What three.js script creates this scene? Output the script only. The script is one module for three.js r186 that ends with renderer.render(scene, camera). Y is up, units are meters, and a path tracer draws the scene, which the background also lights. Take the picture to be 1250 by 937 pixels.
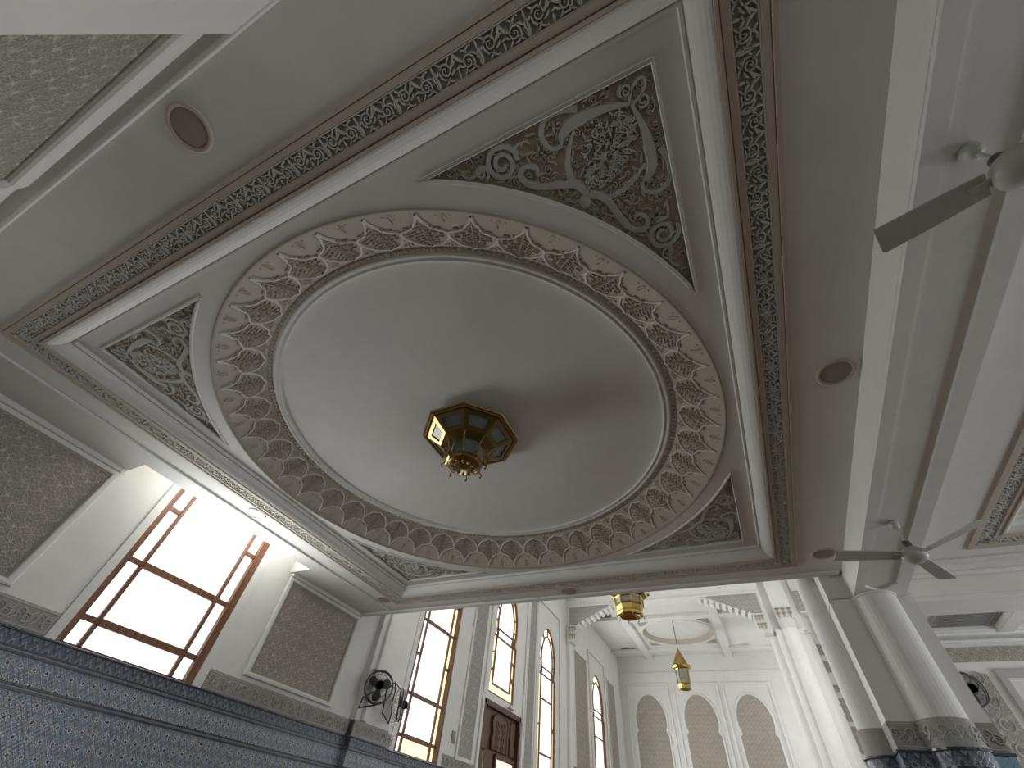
import * as THREE from 'three';
import { mergeGeometries } from 'three/addons/utils/BufferGeometryUtils.js';
import { RoundedBoxGeometry } from 'three/addons/geometries/RoundedBoxGeometry.js';
import { RectAreaLightUniformsLib } from 'three/addons/lights/RectAreaLightUniformsLib.js';

// ---------------------------------------------------------------- camera, light, exposure
const scene = new THREE.Scene();
const D = Math.PI / 180;
const camera = new THREE.PerspectiveCamera(87.25, 1250 / 937, 0.05, 200);
camera.rotation.order = 'YXZ';
camera.rotation.set(48.6576 * D, 30.8473 * D, 7.8486 * D);
camera.position.set(0, 1.6, 0);
const renderer = new THREE.WebGLRenderer({ antialias: true });
renderer.toneMapping = THREE.LinearToneMapping;
renderer.toneMappingExposure = 1.0;
renderer.shadowMap.enabled = true;
scene.background = new THREE.Color(0x000000);
RectAreaLightUniformsLib.init();
const DAY = new THREE.Color(0.96, 0.995, 1.0), SKY = new THREE.Color(0.90, 0.97, 1.05);
const LIGHT = { prayer: 9.0, hall: 9.8, side: 1.4, east: 8, hallEast: 9, aisle: 0.8 };       // radiance of the daylit windows
const PANE = 1.6, AMBER = 1.3;                        // what the eye sees of the glass itself

// ---------------------------------------------------------------- small helpers
let seed = 7;
const rnd = () => { seed = (seed * 1664525 + 1013904223) % 4294967296; return seed / 4294967296; };
const V = (x, y, z) => new THREE.Vector3(x, y, z);
const taken = {};
const numbered = (n) => { const k = taken[n] = (taken[n] ?? -1) + 1; return k ? n + '_' + String(k).padStart(3, '0') : n; };
function tag(o, label, category, group, kind) {
  if (label) o.userData.label = label;
  if (category) o.userData.category = category;
  if (group) o.userData.group = group;
  if (kind) o.userData.kind = kind;
  return o;
}
function thing(name, label, category, group, kind) {
  const o = new THREE.Group(); o.name = numbered(name); scene.add(o);
  return tag(o, label, category, group, kind);
}
const structure = (name, label, category) => thing(name, label, category, null, 'structure');
function part(parent, name, geo, mat, label, kind) {
  const m = new THREE.Mesh(geo, mat); m.name = name; m.castShadow = m.receiveShadow = true;
  if (label) m.userData.label = label;
  if (kind) m.userData.kind = kind;
  parent.add(m); return m;
}
function boxUV(g) {                                     // texture coordinates in metres, by the axis a face looks along
  const p = g.attributes.position, uv = new Float32Array(p.count * 2);
  const a = V(), b = V(), c = V(), n = V();
  for (let i = 0; i < p.count; i += 3) {
    a.fromBufferAttribute(p, i); b.fromBufferAttribute(p, i + 1); c.fromBufferAttribute(p, i + 2);
    n.copy(b).sub(a).cross(V().copy(c).sub(a));
    const ax = Math.abs(n.x), ay = Math.abs(n.y), az = Math.abs(n.z);
    [a, b, c].forEach((q, k) => {
      const [s, t] = ax >= ay && ax >= az ? [q.z, q.y] : ay >= az ? [q.x, q.z] : [q.x, q.y];
      uv[(i + k) * 2] = s; uv[(i + k) * 2 + 1] = t;
    });
  }
  g.setAttribute('uv', new THREE.BufferAttribute(uv, 2));
  return g;
}
function fin(list, M) {
  list = (Array.isArray(list) ? list : [list]).map((g) => {
    const h = g.index ? g.toNonIndexed() : g;
    for (const k of Object.keys(h.attributes)) if (!['position', 'normal'].includes(k)) h.deleteAttribute(k);
    if (!h.attributes.normal) h.computeVertexNormals();
    return h;
  });
  const g = list.length > 1 ? mergeGeometries(list) : list[0];
  if (M) g.applyMatrix4(M);
  return boxUV(g);
}
const box = (x0, x1, y0, y1, z0, z1) => new THREE.BoxGeometry(Math.abs(x1 - x0), Math.abs(y1 - y0), Math.abs(z1 - z0)).translate((x0 + x1) / 2, (y0 + y1) / 2, (z0 + z1) / 2);
const rbox = (x0, x1, y0, y1, z0, z1, r = 0.01) => new RoundedBoxGeometry(Math.abs(x1 - x0), Math.abs(y1 - y0), Math.abs(z1 - z0), 2, r).translate((x0 + x1) / 2, (y0 + y1) / 2, (z0 + z1) / 2);
const basis = (X, Z, p) => new THREE.Matrix4().makeBasis(V(...X), V(0, 1, 0), V(...Z)).setPosition(...p);
const rect = (u0, u1, v0, v1) => { const s = new THREE.Shape(); s.moveTo(u0, v0); s.lineTo(u1, v0); s.lineTo(u1, v1); s.lineTo(u0, v1); s.closePath(); return s; };
const poly = (pts) => new THREE.Shape(pts.map((p) => new THREE.Vector2(p[0], p[1])));
const hole = (s, pts) => { s.holes.push(new THREE.Path(pts.map((p) => new THREE.Vector2(p[0], p[1])))); return s; };
const extrude = (s, w0, w1, bevel = 0) => new THREE.ExtrudeGeometry(s, { depth: w1 - w0 - 2 * bevel, bevelEnabled: bevel > 0, bevelThickness: bevel, bevelSize: bevel, bevelOffset: -bevel, bevelSegments: 2, curveSegments: 48 }).translate(0, 0, w0 + bevel);
// a plan shape drawn in (x, z), standing between heights y0 and y1
const prism = (s, y0, y1, bevel = 0) => extrude(s, 0, y1 - y0, bevel).rotateX(Math.PI / 2).translate(0, y1, 0);
const circlePts = (r, n = 160, cx = 0, cz = 0) => Array.from({ length: n }, (_, i) => [cx + r * Math.cos(i / n * 2 * Math.PI), cz + r * Math.sin(i / n * 2 * Math.PI)]);
const lathe = (pts, seg = 48) => new THREE.LatheGeometry(pts.map((p) => new THREE.Vector2(p[0], p[1])), seg);
const tube = (pts, r, seg = 24, rad = 8, closed = false) => new THREE.TubeGeometry(new THREE.CatmullRomCurve3(pts.map((p) => V(...p)), closed), seg, r, rad, closed);
function rod(a, b, r, n = 8, r2 = r) {
  const A = V(...a), B = V(...b), g = new THREE.CylinderGeometry(r2, r, A.distanceTo(B), n);
  g.translate(0, A.distanceTo(B) / 2, 0).applyQuaternion(new THREE.Quaternion().setFromUnitVectors(V(0, 1, 0), B.clone().sub(A).normalize()));
  return g.translate(A.x, A.y, A.z);
}
function quads(list) {                                  // flat-shaded quads from corner triples
  const p = [];
  for (const [a, b, c, d] of list) p.push(...a, ...b, ...c, ...a, ...c, ...d);
  const g = new THREE.BufferGeometry(); g.setAttribute('position', new THREE.Float32BufferAttribute(p, 3)); g.computeVertexNormals(); return g;
}
// a moulding of the given (half side, height) profile, mitred round a square
function squareSweep(profile, cx, cz) {
  const q = [], C = [[1, 1], [-1, 1], [-1, -1], [1, -1]];
  for (let k = 0; k < 4; k++) for (let i = 0; i + 1 < profile.length; i++) {
    const [s, t] = [C[k], C[(k + 1) % 4]], [[r0, y0], [r1, y1]] = [profile[i], profile[i + 1]];
    q.push([[cx + s[0] * r0, y0, cz + s[1] * r0], [cx + t[0] * r0, y0, cz + t[1] * r0], [cx + t[0] * r1, y1, cz + t[1] * r1], [cx + s[0] * r1, y1, cz + s[1] * r1]]);
  }
  return quads(q);
}
// carved relief: strips with sloping flanks drawn in (u, v), raised by h, then laid on a surface by map(u, v, h)
class Relief {
  constructor(map) { this.map = map; this.p = []; }
  ribbon(pts, w, h, top = 0.62) {
    const n = pts.length, wf = typeof w === 'function' ? w : () => w, rows = [];
    for (let i = 0; i < n; i++) {
      const a = pts[Math.max(0, i - 1)], b = pts[Math.min(n - 1, i + 1)];
      let nx = -(b[1] - a[1]), ny = b[0] - a[0]; const l = Math.hypot(nx, ny) || 1; nx /= l; ny /= l;
      const k = wf(i / (n - 1)), [x, y] = pts[i];
      rows.push([[-k, 0], [-k * top, h], [k * top, h], [k, 0]].map(([o, z]) => this.map(x + nx * o, y + ny * o, z)));
    }
    for (let i = 0; i + 1 < n; i++) for (let j = 0; j < 3; j++) this.quad(rows[i][j], rows[i][j + 1], rows[i + 1][j + 1], rows[i + 1][j]);
    return this;
  }
  quad(a, b, c, d) { this.p.push(...a, ...b, ...c, ...a, ...c, ...d); }
  leaf(x, y, ang, len, wid, h, curl = 0, n = 6) {
    const pts = []; let px = x, py = y, a = ang;
    for (let i = 0; i <= n; i++) { pts.push([px, py]); px += Math.cos(a) * len / n; py += Math.sin(a) * len / n; a += curl / n; }
    return this.ribbon(pts, (t) => wid * Math.max(0.04, Math.sin(Math.PI * Math.min(1, 0.12 + 0.88 * t))), h);
  }
  spiral(x, y, r0, r1, turns, a0, wid, h, n = 18) {
    const pts = [];
    for (let i = 0; i <= n; i++) { const t = i / n, r = r0 + (r1 - r0) * t, a = a0 + turns * 2 * Math.PI * t; pts.push([x + r * Math.cos(a), y + r * Math.sin(a)]); }
    return this.ribbon(pts, (t) => wid * (1 - 0.35 * t), h);
  }
  dot(x, y, r, h, n = 7) { 
    const c = this.map(x, y, h * 1.15);
    for (let i = 0; i < n; i++) {
      const a = i / n * 2 * Math.PI, b = (i + 1) / n * 2 * Math.PI, P = (k, q, z) => this.map(x + r * k * Math.cos(q), y + r * k * Math.sin(q), z);
      this.quad(P(1, a, 0), P(1, b, 0), P(0.6, b, h), P(0.6, a, h)); this.p.push(...P(0.6, a, h), ...P(0.6, b, h), ...c);
    }
    return this;
  }
  build() { const g = new THREE.BufferGeometry(); g.setAttribute('position', new THREE.Float32BufferAttribute(this.p, 3)); g.computeVertexNormals(); return boxUV(g); }
}
const smooth = (pts, n = 20) => { const c = new THREE.CatmullRomCurve3(pts.map((p) => V(p[0], p[1], 0)), false, 'centripetal'); return c.getPoints(n).map((p) => [p.x, p.y]); };

// ---------------------------------------------------------------- procedural textures and materials
function tex(size, f, srgb, repeat = 1) {
  const d = new Uint8Array(size * size * 4);
  for (let y = 0; y < size; y++) for (let x = 0; x < size; x++) {
    const c = f(x / size, y / size, x, y), i = (y * size + x) * 4;
    const [r, g, b] = Array.isArray(c) ? c : [c, c, c];
    d[i] = Math.max(0, Math.min(255, r * 255)); d[i + 1] = Math.max(0, Math.min(255, g * 255)); d[i + 2] = Math.max(0, Math.min(255, b * 255)); d[i + 3] = 255;
  }
  const t = new THREE.DataTexture(d, size, size); t.wrapS = t.wrapT = THREE.RepeatWrapping; t.magFilter = THREE.LinearFilter; t.minFilter = THREE.LinearMipmapLinearFilter; t.generateMipmaps = true;
  t.repeat.set(repeat, repeat); if (srgb) t.colorSpace = THREE.SRGBColorSpace; t.needsUpdate = true; return t;
}
function noiseField(cells, s) {                         // value noise that repeats
  let q = s; const r = () => { q = (q * 1103515245 + 12345) % 2147483648; return q / 2147483648; };
  const g = Float32Array.from({ length: cells * cells }, r), at = (i, j) => g[((j % cells + cells) % cells) * cells + (i % cells + cells) % cells];
  return (u, v) => { const x = u * cells, y = v * cells, i = Math.floor(x), j = Math.floor(y), f = x - i, e = y - j, k = f * f * (3 - 2 * f), l = e * e * (3 - 2 * e); return (at(i, j) * (1 - k) + at(i + 1, j) * k) * (1 - l) + (at(i, j + 1) * (1 - k) + at(i + 1, j + 1) * k) * l; };
}
const n8 = noiseField(8, 11), n24 = noiseField(24, 5), n64 = noiseField(64, 9), n160 = noiseField(160, 3), n256 = noiseField(256, 21);
const fbm = (u, v) => 0.4 * n8(u, v) + 0.3 * n24(u, v) + 0.2 * n64(u, v) + 0.1 * n160(u, v);
const plasterC = tex(512, (u, v) => { const k = 0.955 + 0.05 * fbm(u, v); return [k, k * 0.998, k * 0.99]; }, true, 0.4);
const plasterB = tex(512, (u, v) => 0.5 * n64(u, v) + 0.5 * n160(u, v), false, 0.7);
// diaper of interlaced stems and leaves, four repeats a metre
const weaveH = (u, v) => {
  const N = 6, x = u * N * 2 * Math.PI, y = v * N * 2 * Math.PI;
  const a = Math.abs(Math.sin(x + 0.8 * Math.sin(y)) + Math.cos(y + 0.8 * Math.sin(x))), b = Math.abs(Math.sin(2 * x + 1.1 * Math.cos(2 * y)) * Math.cos(2 * y + Math.sin(x))), c = Math.abs(Math.sin(3 * x) + Math.sin(3 * y + 2 * Math.sin(x)));
  const l = (q, w) => Math.max(0, 1 - q / w);
  return Math.min(1, Math.max(l(a, 0.35), 0.9 * l(b, 0.28), 0.75 * l(c, 0.35)));
};
const weaveB = tex(1024, (u, v) => 0.85 * weaveH(u, v) + 0.15 * n160(u, v), false, 1.05);
const weaveC = tex(1024, (u, v) => { const h = weaveH(u, v), k = 0.78 + 0.18 * h + 0.1 * (fbm(u, v) - 0.5) + 0.07 * (n256(u, v) - 0.5); return [k, k * 0.985, k * 0.965]; }, true, 1.05);
// glazed mosaic: rosettes on a slate ground
const mosaicC = tex(1024, (u, v) => {
  const N = 10, gx = u * N, gy = v * N, odd = Math.floor(gy) & 1, X = gx + (odd ? 0.5 : 0), fx = X - Math.floor(X) - 0.5, fy = gy - Math.floor(gy) - 0.5, r = Math.hypot(fx, fy), a = Math.atan2(fy, fx);
  const star = 0.30 + 0.07 * Math.cos(8 * a), id = (Math.floor(X) * 7 + Math.floor(gy) * 13) % 5;
  const lines = Math.min(Math.abs(Math.sin(gx * Math.PI * 2 + gy * Math.PI * 2)), Math.abs(Math.sin(gx * Math.PI * 2 - gy * Math.PI * 2)));
  let c = lines < 0.14 ? [0.54, 0.565, 0.59] : [[0.34, 0.385, 0.45], [0.38, 0.40, 0.44], [0.42, 0.40, 0.385], [0.32, 0.385, 0.44], [0.385, 0.425, 0.47]][(id + Math.floor(4 * n24(u, v))) % 5];
  if (r < star) c = r > star - 0.05 ? [0.66, 0.68, 0.69] : r > 0.17 ? [0.29, 0.34, 0.41] : r > 0.11 ? [0.66, 0.66, 0.64] : [0.16, 0.17, 0.20];
  const k = 0.85 + 0.3 * n160(u, v); return c.map((q) => q * k * 1.2);
}, true, 0.9);
const mosaicB = tex(512, (u, v) => { const gx = u * 24, gy = v * 24, f = (q) => Math.abs(q - Math.round(q)); return 0.35 + 0.65 * Math.min(1, 9 * Math.min(f(gx + gy), f(gx - gy))) * (0.7 + 0.3 * n64(u, v)); }, false, 0.9);
const chevronC = tex(512, (u, v) => {
  const x = u * 10, z = Math.abs(x - Math.floor(x) - 0.5) * 2, k = (v * 10 + z * 0.8), f = k - Math.floor(k), s = f < 0.34 ? [0.22, 0.26, 0.32] : f < 0.52 ? [0.52, 0.55, 0.58] : [0.35, 0.39, 0.44];
  return s.map((q) => q * (0.85 + 0.3 * n160(u, v)));
}, true, 1.0);
const woodC = tex(512, (u, v) => { const g = 0.5 + 0.5 * Math.sin(60 * (u + 0.06 * n8(u, v) + 0.02 * n24(u, v))), k = 0.75 + 0.2 * g + 0.15 * n160(u, v * 0.2); return [k, k * 0.95, k * 0.9]; }, true, 1.2);
const carpetC = tex(512, (u, v) => { const k = 0.8 + 0.3 * n256(u, v) + 0.1 * n24(u, v); return [k, k, k]; }, true, 1.0);
const glassC = tex(256, (u, v) => { const k = 0.9 + 0.1 * n24(u, v); return [k, k, k]; }, true, 1.0);

const lin = (r, g, b) => new THREE.Color().setRGB(r, g, b);
const mat = (o) => new THREE.MeshStandardMaterial(o);
const WHITE = mat({ name: 'white_plaster', color: lin(0.76, 0.748, 0.72), map: plasterC, bumpMap: plasterB, bumpScale: 0.0005, roughness: 0.85 });
const TAN = mat({ name: 'tan_moulding', color: lin(0.55, 0.485, 0.41), map: plasterC, bumpMap: plasterB, bumpScale: 0.002, roughness: 0.85 });
const FIELD = mat({ name: 'carved_ground', color: lin(0.42, 0.395, 0.355), map: plasterC, roughness: 0.95 });
const CARVE = mat({ name: 'carved_gypsum', color: lin(0.66, 0.645, 0.61), map: plasterC, roughness: 0.9 });
const FRIEZE = mat({ name: 'sand_gypsum', color: lin(0.50, 0.455, 0.385), map: plasterC, bumpMap: plasterB, bumpScale: 0.003, roughness: 0.9 });
const FRIEZE2 = mat({ name: 'sand_gypsum_carved', color: lin(0.43, 0.385, 0.315), map: plasterC, roughness: 0.92 });
const RIB = mat({ name: 'pale_gypsum_rib', color: lin(0.72, 0.69, 0.63), map: plasterC, roughness: 0.88 });
const SPANDREL = mat({ name: 'brown_spandrel_ground', color: lin(0.52, 0.465, 0.375), map: plasterC, bumpMap: plasterB, bumpScale: 0.004, roughness: 0.95 });
const VINE = mat({ name: 'sand_vine', color: lin(0.56, 0.51, 0.425), map: plasterC, roughness: 0.9 });
const SCROLL = mat({ name: 'grey_scroll', color: lin(0.55, 0.545, 0.525), map: plasterC, roughness: 0.88 });
const PANEL = mat({ name: 'carved_sand_panel', color: lin(0.66, 0.615, 0.56), map: weaveC, bumpMap: weaveB, bumpScale: 0.012, roughness: 0.92 });
const GREYPANEL = mat({ name: 'carved_grey_panel', color: lin(0.62, 0.615, 0.605), map: weaveC, bumpMap: weaveB, bumpScale: 0.01, roughness: 0.92 });
const MOSAIC = mat({ name: 'glazed_mosaic', color: lin(1.0, 1.0, 1.0), map: mosaicC, bumpMap: mosaicB, bumpScale: 0.004, roughness: 0.28 });
const CHEVRON = mat({ name: 'chevron_mosaic', color: lin(1.0, 1.0, 1.0), map: chevronC, bumpMap: mosaicB, bumpScale: 0.003, roughness: 0.35 });
const DARKTILE = mat({ name: 'black_glazed_strip', color: lin(0.025, 0.03, 0.04), roughness: 0.3 });
const PALETILE = mat({ name: 'pale_glazed_strip', color: lin(0.17, 0.19, 0.215), roughness: 0.35 });
const STUCCO = mat({ name: 'grey_brown_stucco', color: lin(0.37, 0.345, 0.32), map: plasterC, bumpMap: plasterB, bumpScale: 0.003, roughness: 0.9 });
const STUCCO2 = mat({ name: 'grey_stucco_relief', color: lin(0.46, 0.435, 0.41), map: plasterC, roughness: 0.9 });
const WOOD = mat({ name: 'brown_window_wood', color: lin(0.20, 0.085, 0.035), map: woodC, roughness: 0.45 });
const DOORWOOD = mat({ name: 'red_brown_door_wood', color: lin(0.105, 0.042, 0.023), map: woodC, roughness: 0.45 });
const BRASS = mat({ name: 'brass', color: lin(0.46, 0.315, 0.105), metalness: 1, roughness: 0.28 });
const OLDBRASS = mat({ name: 'aged_brass', color: lin(0.30, 0.205, 0.085), metalness: 1, roughness: 0.36 });
const LAMPGLASS = new THREE.MeshPhysicalMaterial({ name: 'frosted_lamp_glass', color: lin(0.50, 0.56, 0.52), map: glassC, roughness: 0.35, transmission: 0.35, thickness: 0 });
const GREENGLASS = new THREE.MeshPhysicalMaterial({ name: 'green_lamp_glass', color: lin(0.20, 0.25, 0.21), map: glassC, roughness: 0.3, transmission: 0.2, thickness: 0 });
const FANWHITE = mat({ name: 'cream_fan_enamel', color: lin(0.42, 0.42, 0.38), roughness: 0.4 });
const BLACK = mat({ name: 'black_enamel', color: lin(0.018, 0.016, 0.018), roughness: 0.4 });
const STEEL = mat({ name: 'grey_fan_steel', color: lin(0.10, 0.097, 0.097), roughness: 0.45, metalness: 0.4 });
const SPEAKER = mat({ name: 'speaker_grille', color: lin(0.30, 0.27, 0.215), bumpMap: plasterB, bumpScale: 0.003, roughness: 0.7 });
const GRILLE = mat({ name: 'grey_vent_metal', color: lin(0.24, 0.235, 0.225), roughness: 0.6 });
const FLOOR = mat({ name: 'carpet', color: lin(0.12, 0.066, 0.032), map: carpetC, roughness: 1 });
const PANEWHITE = mat({ name: 'daylit_white_glass', color: lin(0.7, 0.7, 0.7), roughness: 0.4, emissive: DAY, emissiveIntensity: PANE });
const PANEAMBER = mat({ name: 'daylit_amber_glass', color: lin(0.6, 0.5, 0.3), roughness: 0.4, emissive: lin(1.0, 0.86, 0.50), emissiveIntensity: AMBER });
const PANEPINK = mat({ name: 'daylit_rose_glass', color: lin(0.6, 0.5, 0.45), roughness: 0.4, emissive: lin(1.0, 0.80, 0.70), emissiveIntensity: 0.9 });
const BLUETILE = mat({ name: 'blue_glazed_mosaic', color: lin(0.28, 0.46, 0.60), map: glassC, bumpMap: mosaicB, bumpScale: 0.003, roughness: 0.15 });

// ---------------------------------------------------------------- main measures
const CX = -2.073, CZ = -2.734, SY = 4.1;               // centre of the coffer, height of the soffit
const WX = -6.08, NZ = -24.9, SZ = 0.76;                // faces of the west, north and south walls
const EX = 9.2, TOP = 8.9;
const MW = basis([0, 0, -1], [1, 0, 0], [WX, 0, 0]);    // west wall: u = -z, v = y, w = into the room
const MS = basis([-1, 0, 0], [0, 0, -1], [0, 0, SZ]);   // south wall: u = -x
const MN = (z) => basis([1, 0, 0], [0, 0, 1], [0, 0, z]); // walls that look south: u = x
const ME = basis([0, 0, 1], [-1, 0, 0], [EX, 0, 0]);    // east wall: u = z

// ---------------------------------------------------------------- floor and outer shell
{
  const f = structure('floor', 'beige carpeted floor of the prayer hall', 'floor');
  part(f, 'carpet', fin(box(WX - 0.3, EX + 0.3, -0.15, 0, NZ - 0.3, SZ + 0.3)), FLOOR);
}

// keyhole arch outline, running up the right side and down the left: n points from the lower right corner to the lower left
function keyhole(c, h, v0, waist, top, pinch = 0.1) {
  const b = (p, q, r, s, t) => { const k = 1 - t; return [0, 1].map((i) => k * k * k * p[i] + 3 * k * k * t * q[i] + 3 * k * t * t * r[i] + t * t * t * s[i]); };
  const side = [];
  for (let i = 0; i <= 6; i++) side.push([h, v0 + (waist - 0.1 - v0) * i / 6]);
  side.push([h - pinch, waist - 0.03], [h - pinch, waist + 0.03]);
  for (let i = 1; i <= 14; i++) side.push(b([h - pinch, waist + 0.03], [h + 0.12, waist + 0.36], [h * 0.86, top - 0.04], [0, top], i / 14));
  const left = side.slice(0, -1).map(([x, y]) => [-x, y]).reverse();
  return [...side, ...left].map(([x, y]) => [c + x, y]);
}

// ---------------------------------------------------------------- windows
let windows = 0;
function windowLight(M, u, v, w, h, radiance, name) {
  const l = new THREE.RectAreaLight(M === MW ? DAY : SKY, radiance, w, h); l.name = name;
  const p = V(u, v, 0.03).applyMatrix4(M), q = V(u, v, 5).applyMatrix4(M);
  l.position.copy(p); l.lookAt(q); scene.add(l);
}
function rectWindow(M, u0, u1, v0, v1, transoms, splits, label, radiance, edge) {
  const o = structure('window_' + (++windows), label, 'window'), f = 0.07, a = u0 + 0.235, b = u1 - 0.3 + 0.03, W0 = -0.06, W1 = -0.015;
  part(o, 'window_frame', fin([box(u0, u0 + f, v0, v1, W0, W1 + 0.02), box(u1 - f - 0.03, u1, v0, v1, W0, W1 + 0.02), box(u0, u1, v0, v0 + 0.04, W0, W1), box(u0, u1, v1 - 0.06, v1, W0, W1)], M), WOOD);
  for (const c of [a, b]) part(o, 'mullion', fin(rbox(c - 0.024, c + 0.024, v0, v1, W0, W1, 0.008), M), WOOD);
  for (const t of transoms) part(o, 'transom', fin(rbox(a, b, t - 0.035, t + 0.035, W0, W1, 0.008), M), WOOD);
  for (const t of splits) for (const [s, e] of [[u0 + f, a], [b, u1 - f]]) part(o, 'glazing_bar', fin(rbox(s, e, t - 0.028, t + 0.028, W0, W1 - 0.01, 0.008), M), WOOD);
  const cut = (list) => [v0, ...list, v1];
  const pane = (s, e, l, k, m) => part(o, 'pane', fin(box(s, e, l, k, -0.075, -0.065), M), m);
  const T = cut(transoms), S = cut(splits);
  for (let i = 0; i + 1 < T.length; i++) pane(a, b, T[i], T[i + 1], i === 0 ? edge : PANEWHITE);
  for (let i = 0; i + 1 < S.length; i++) { pane(u0, a, S[i], S[i + 1], PANEWHITE); pane(b, u1, S[i], S[i + 1], edge); }
  windowLight(M, (u0 + u1) / 2, (v0 + v1) / 2, u1 - u0 - 0.1, v1 - v0 - 0.1, radiance, 'window_daylight');
  return o;
}
function archWindow(M, c, h, v0, waist, top, bars, label, radiance) {
  const o = structure('window_' + (++windows), label, 'window');
  const out = keyhole(c, h, v0, waist, top), inn = keyhole(c, h - 0.22, v0 + 0.22, waist, top - 0.26, 0.06), W0 = -0.06, W1 = -0.015;
  const strip = (pts, w) => { const r = new Relief((x, y, z) => [x, y, W0 + z]); r.ribbon(pts, w, W1 - W0, 0.85); return fin(r.build(), M); };
  part(o, 'window_frame', strip([...out, out[0]], 0.045), WOOD);
  part(o, 'inner_frame', strip([...inn, inn[0]], 0.022), WOOD);
  const n = out.length, mid = (n - 1) / 2, stops = [0, 2, 4, 6, 8, 11, 14, 18, mid, n - 19, n - 15, n - 12, n - 9, n - 7, n - 5, n - 3, n - 1];
  for (let k = 0; k + 1 < stops.length; k++) {
    const s = stops[k], e = stops[k + 1], ring = [...out.slice(s, e + 1), ...inn.slice(s, e + 1).reverse()];
    part(o, 'border_pane', fin(extrude(poly(ring), -0.075, -0.065), M), k < stops.length / 2 - 1 || k > stops.length - 7 ? PANEAMBER : PANEWHITE);
    if (k) part(o, 'glazing_bar', strip([inn[s], out[s]], 0.018), WOOD);
  }
  part(o, 'border_pane', fin(box(c - h, c + h, v0, v0 + 0.22, -0.075, -0.065), M), PANEAMBER);
  for (const s of [-1, 1]) part(o, 'roundel', fin(new THREE.TorusGeometry(0.08, 0.02, 6, 20).translate(c + s * (h - 0.15), waist, -0.035), M), WOOD);
  const cuts = [v0 + 0.22, ...bars, waist - 0.1, waist + 0.1];
  for (const t of cuts.slice(1)) part(o, 'transom', fin(rbox(c - h + 0.24, c + h - 0.24, t - 0.024, t + 0.024, W0, W1, 0.006), M), WOOD);
  for (let i = 0; i + 1 < cuts.length; i++) part(o, 'pane', fin(box(c - h + 0.22, c + h - 0.22, cuts[i], cuts[i + 1], -0.075, -0.065), M), PANEWHITE);
  part(o, 'pane', fin(extrude(poly(inn.filter((p) => p[1] >= waist + 0.02)), -0.075, -0.065), M), PANEWHITE);
  windowLight(M, c, (v0 + top) / 2 - 0.1, h * 1.75, top - v0 - 0.5, radiance, 'window_daylight');
  return o;
}

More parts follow.
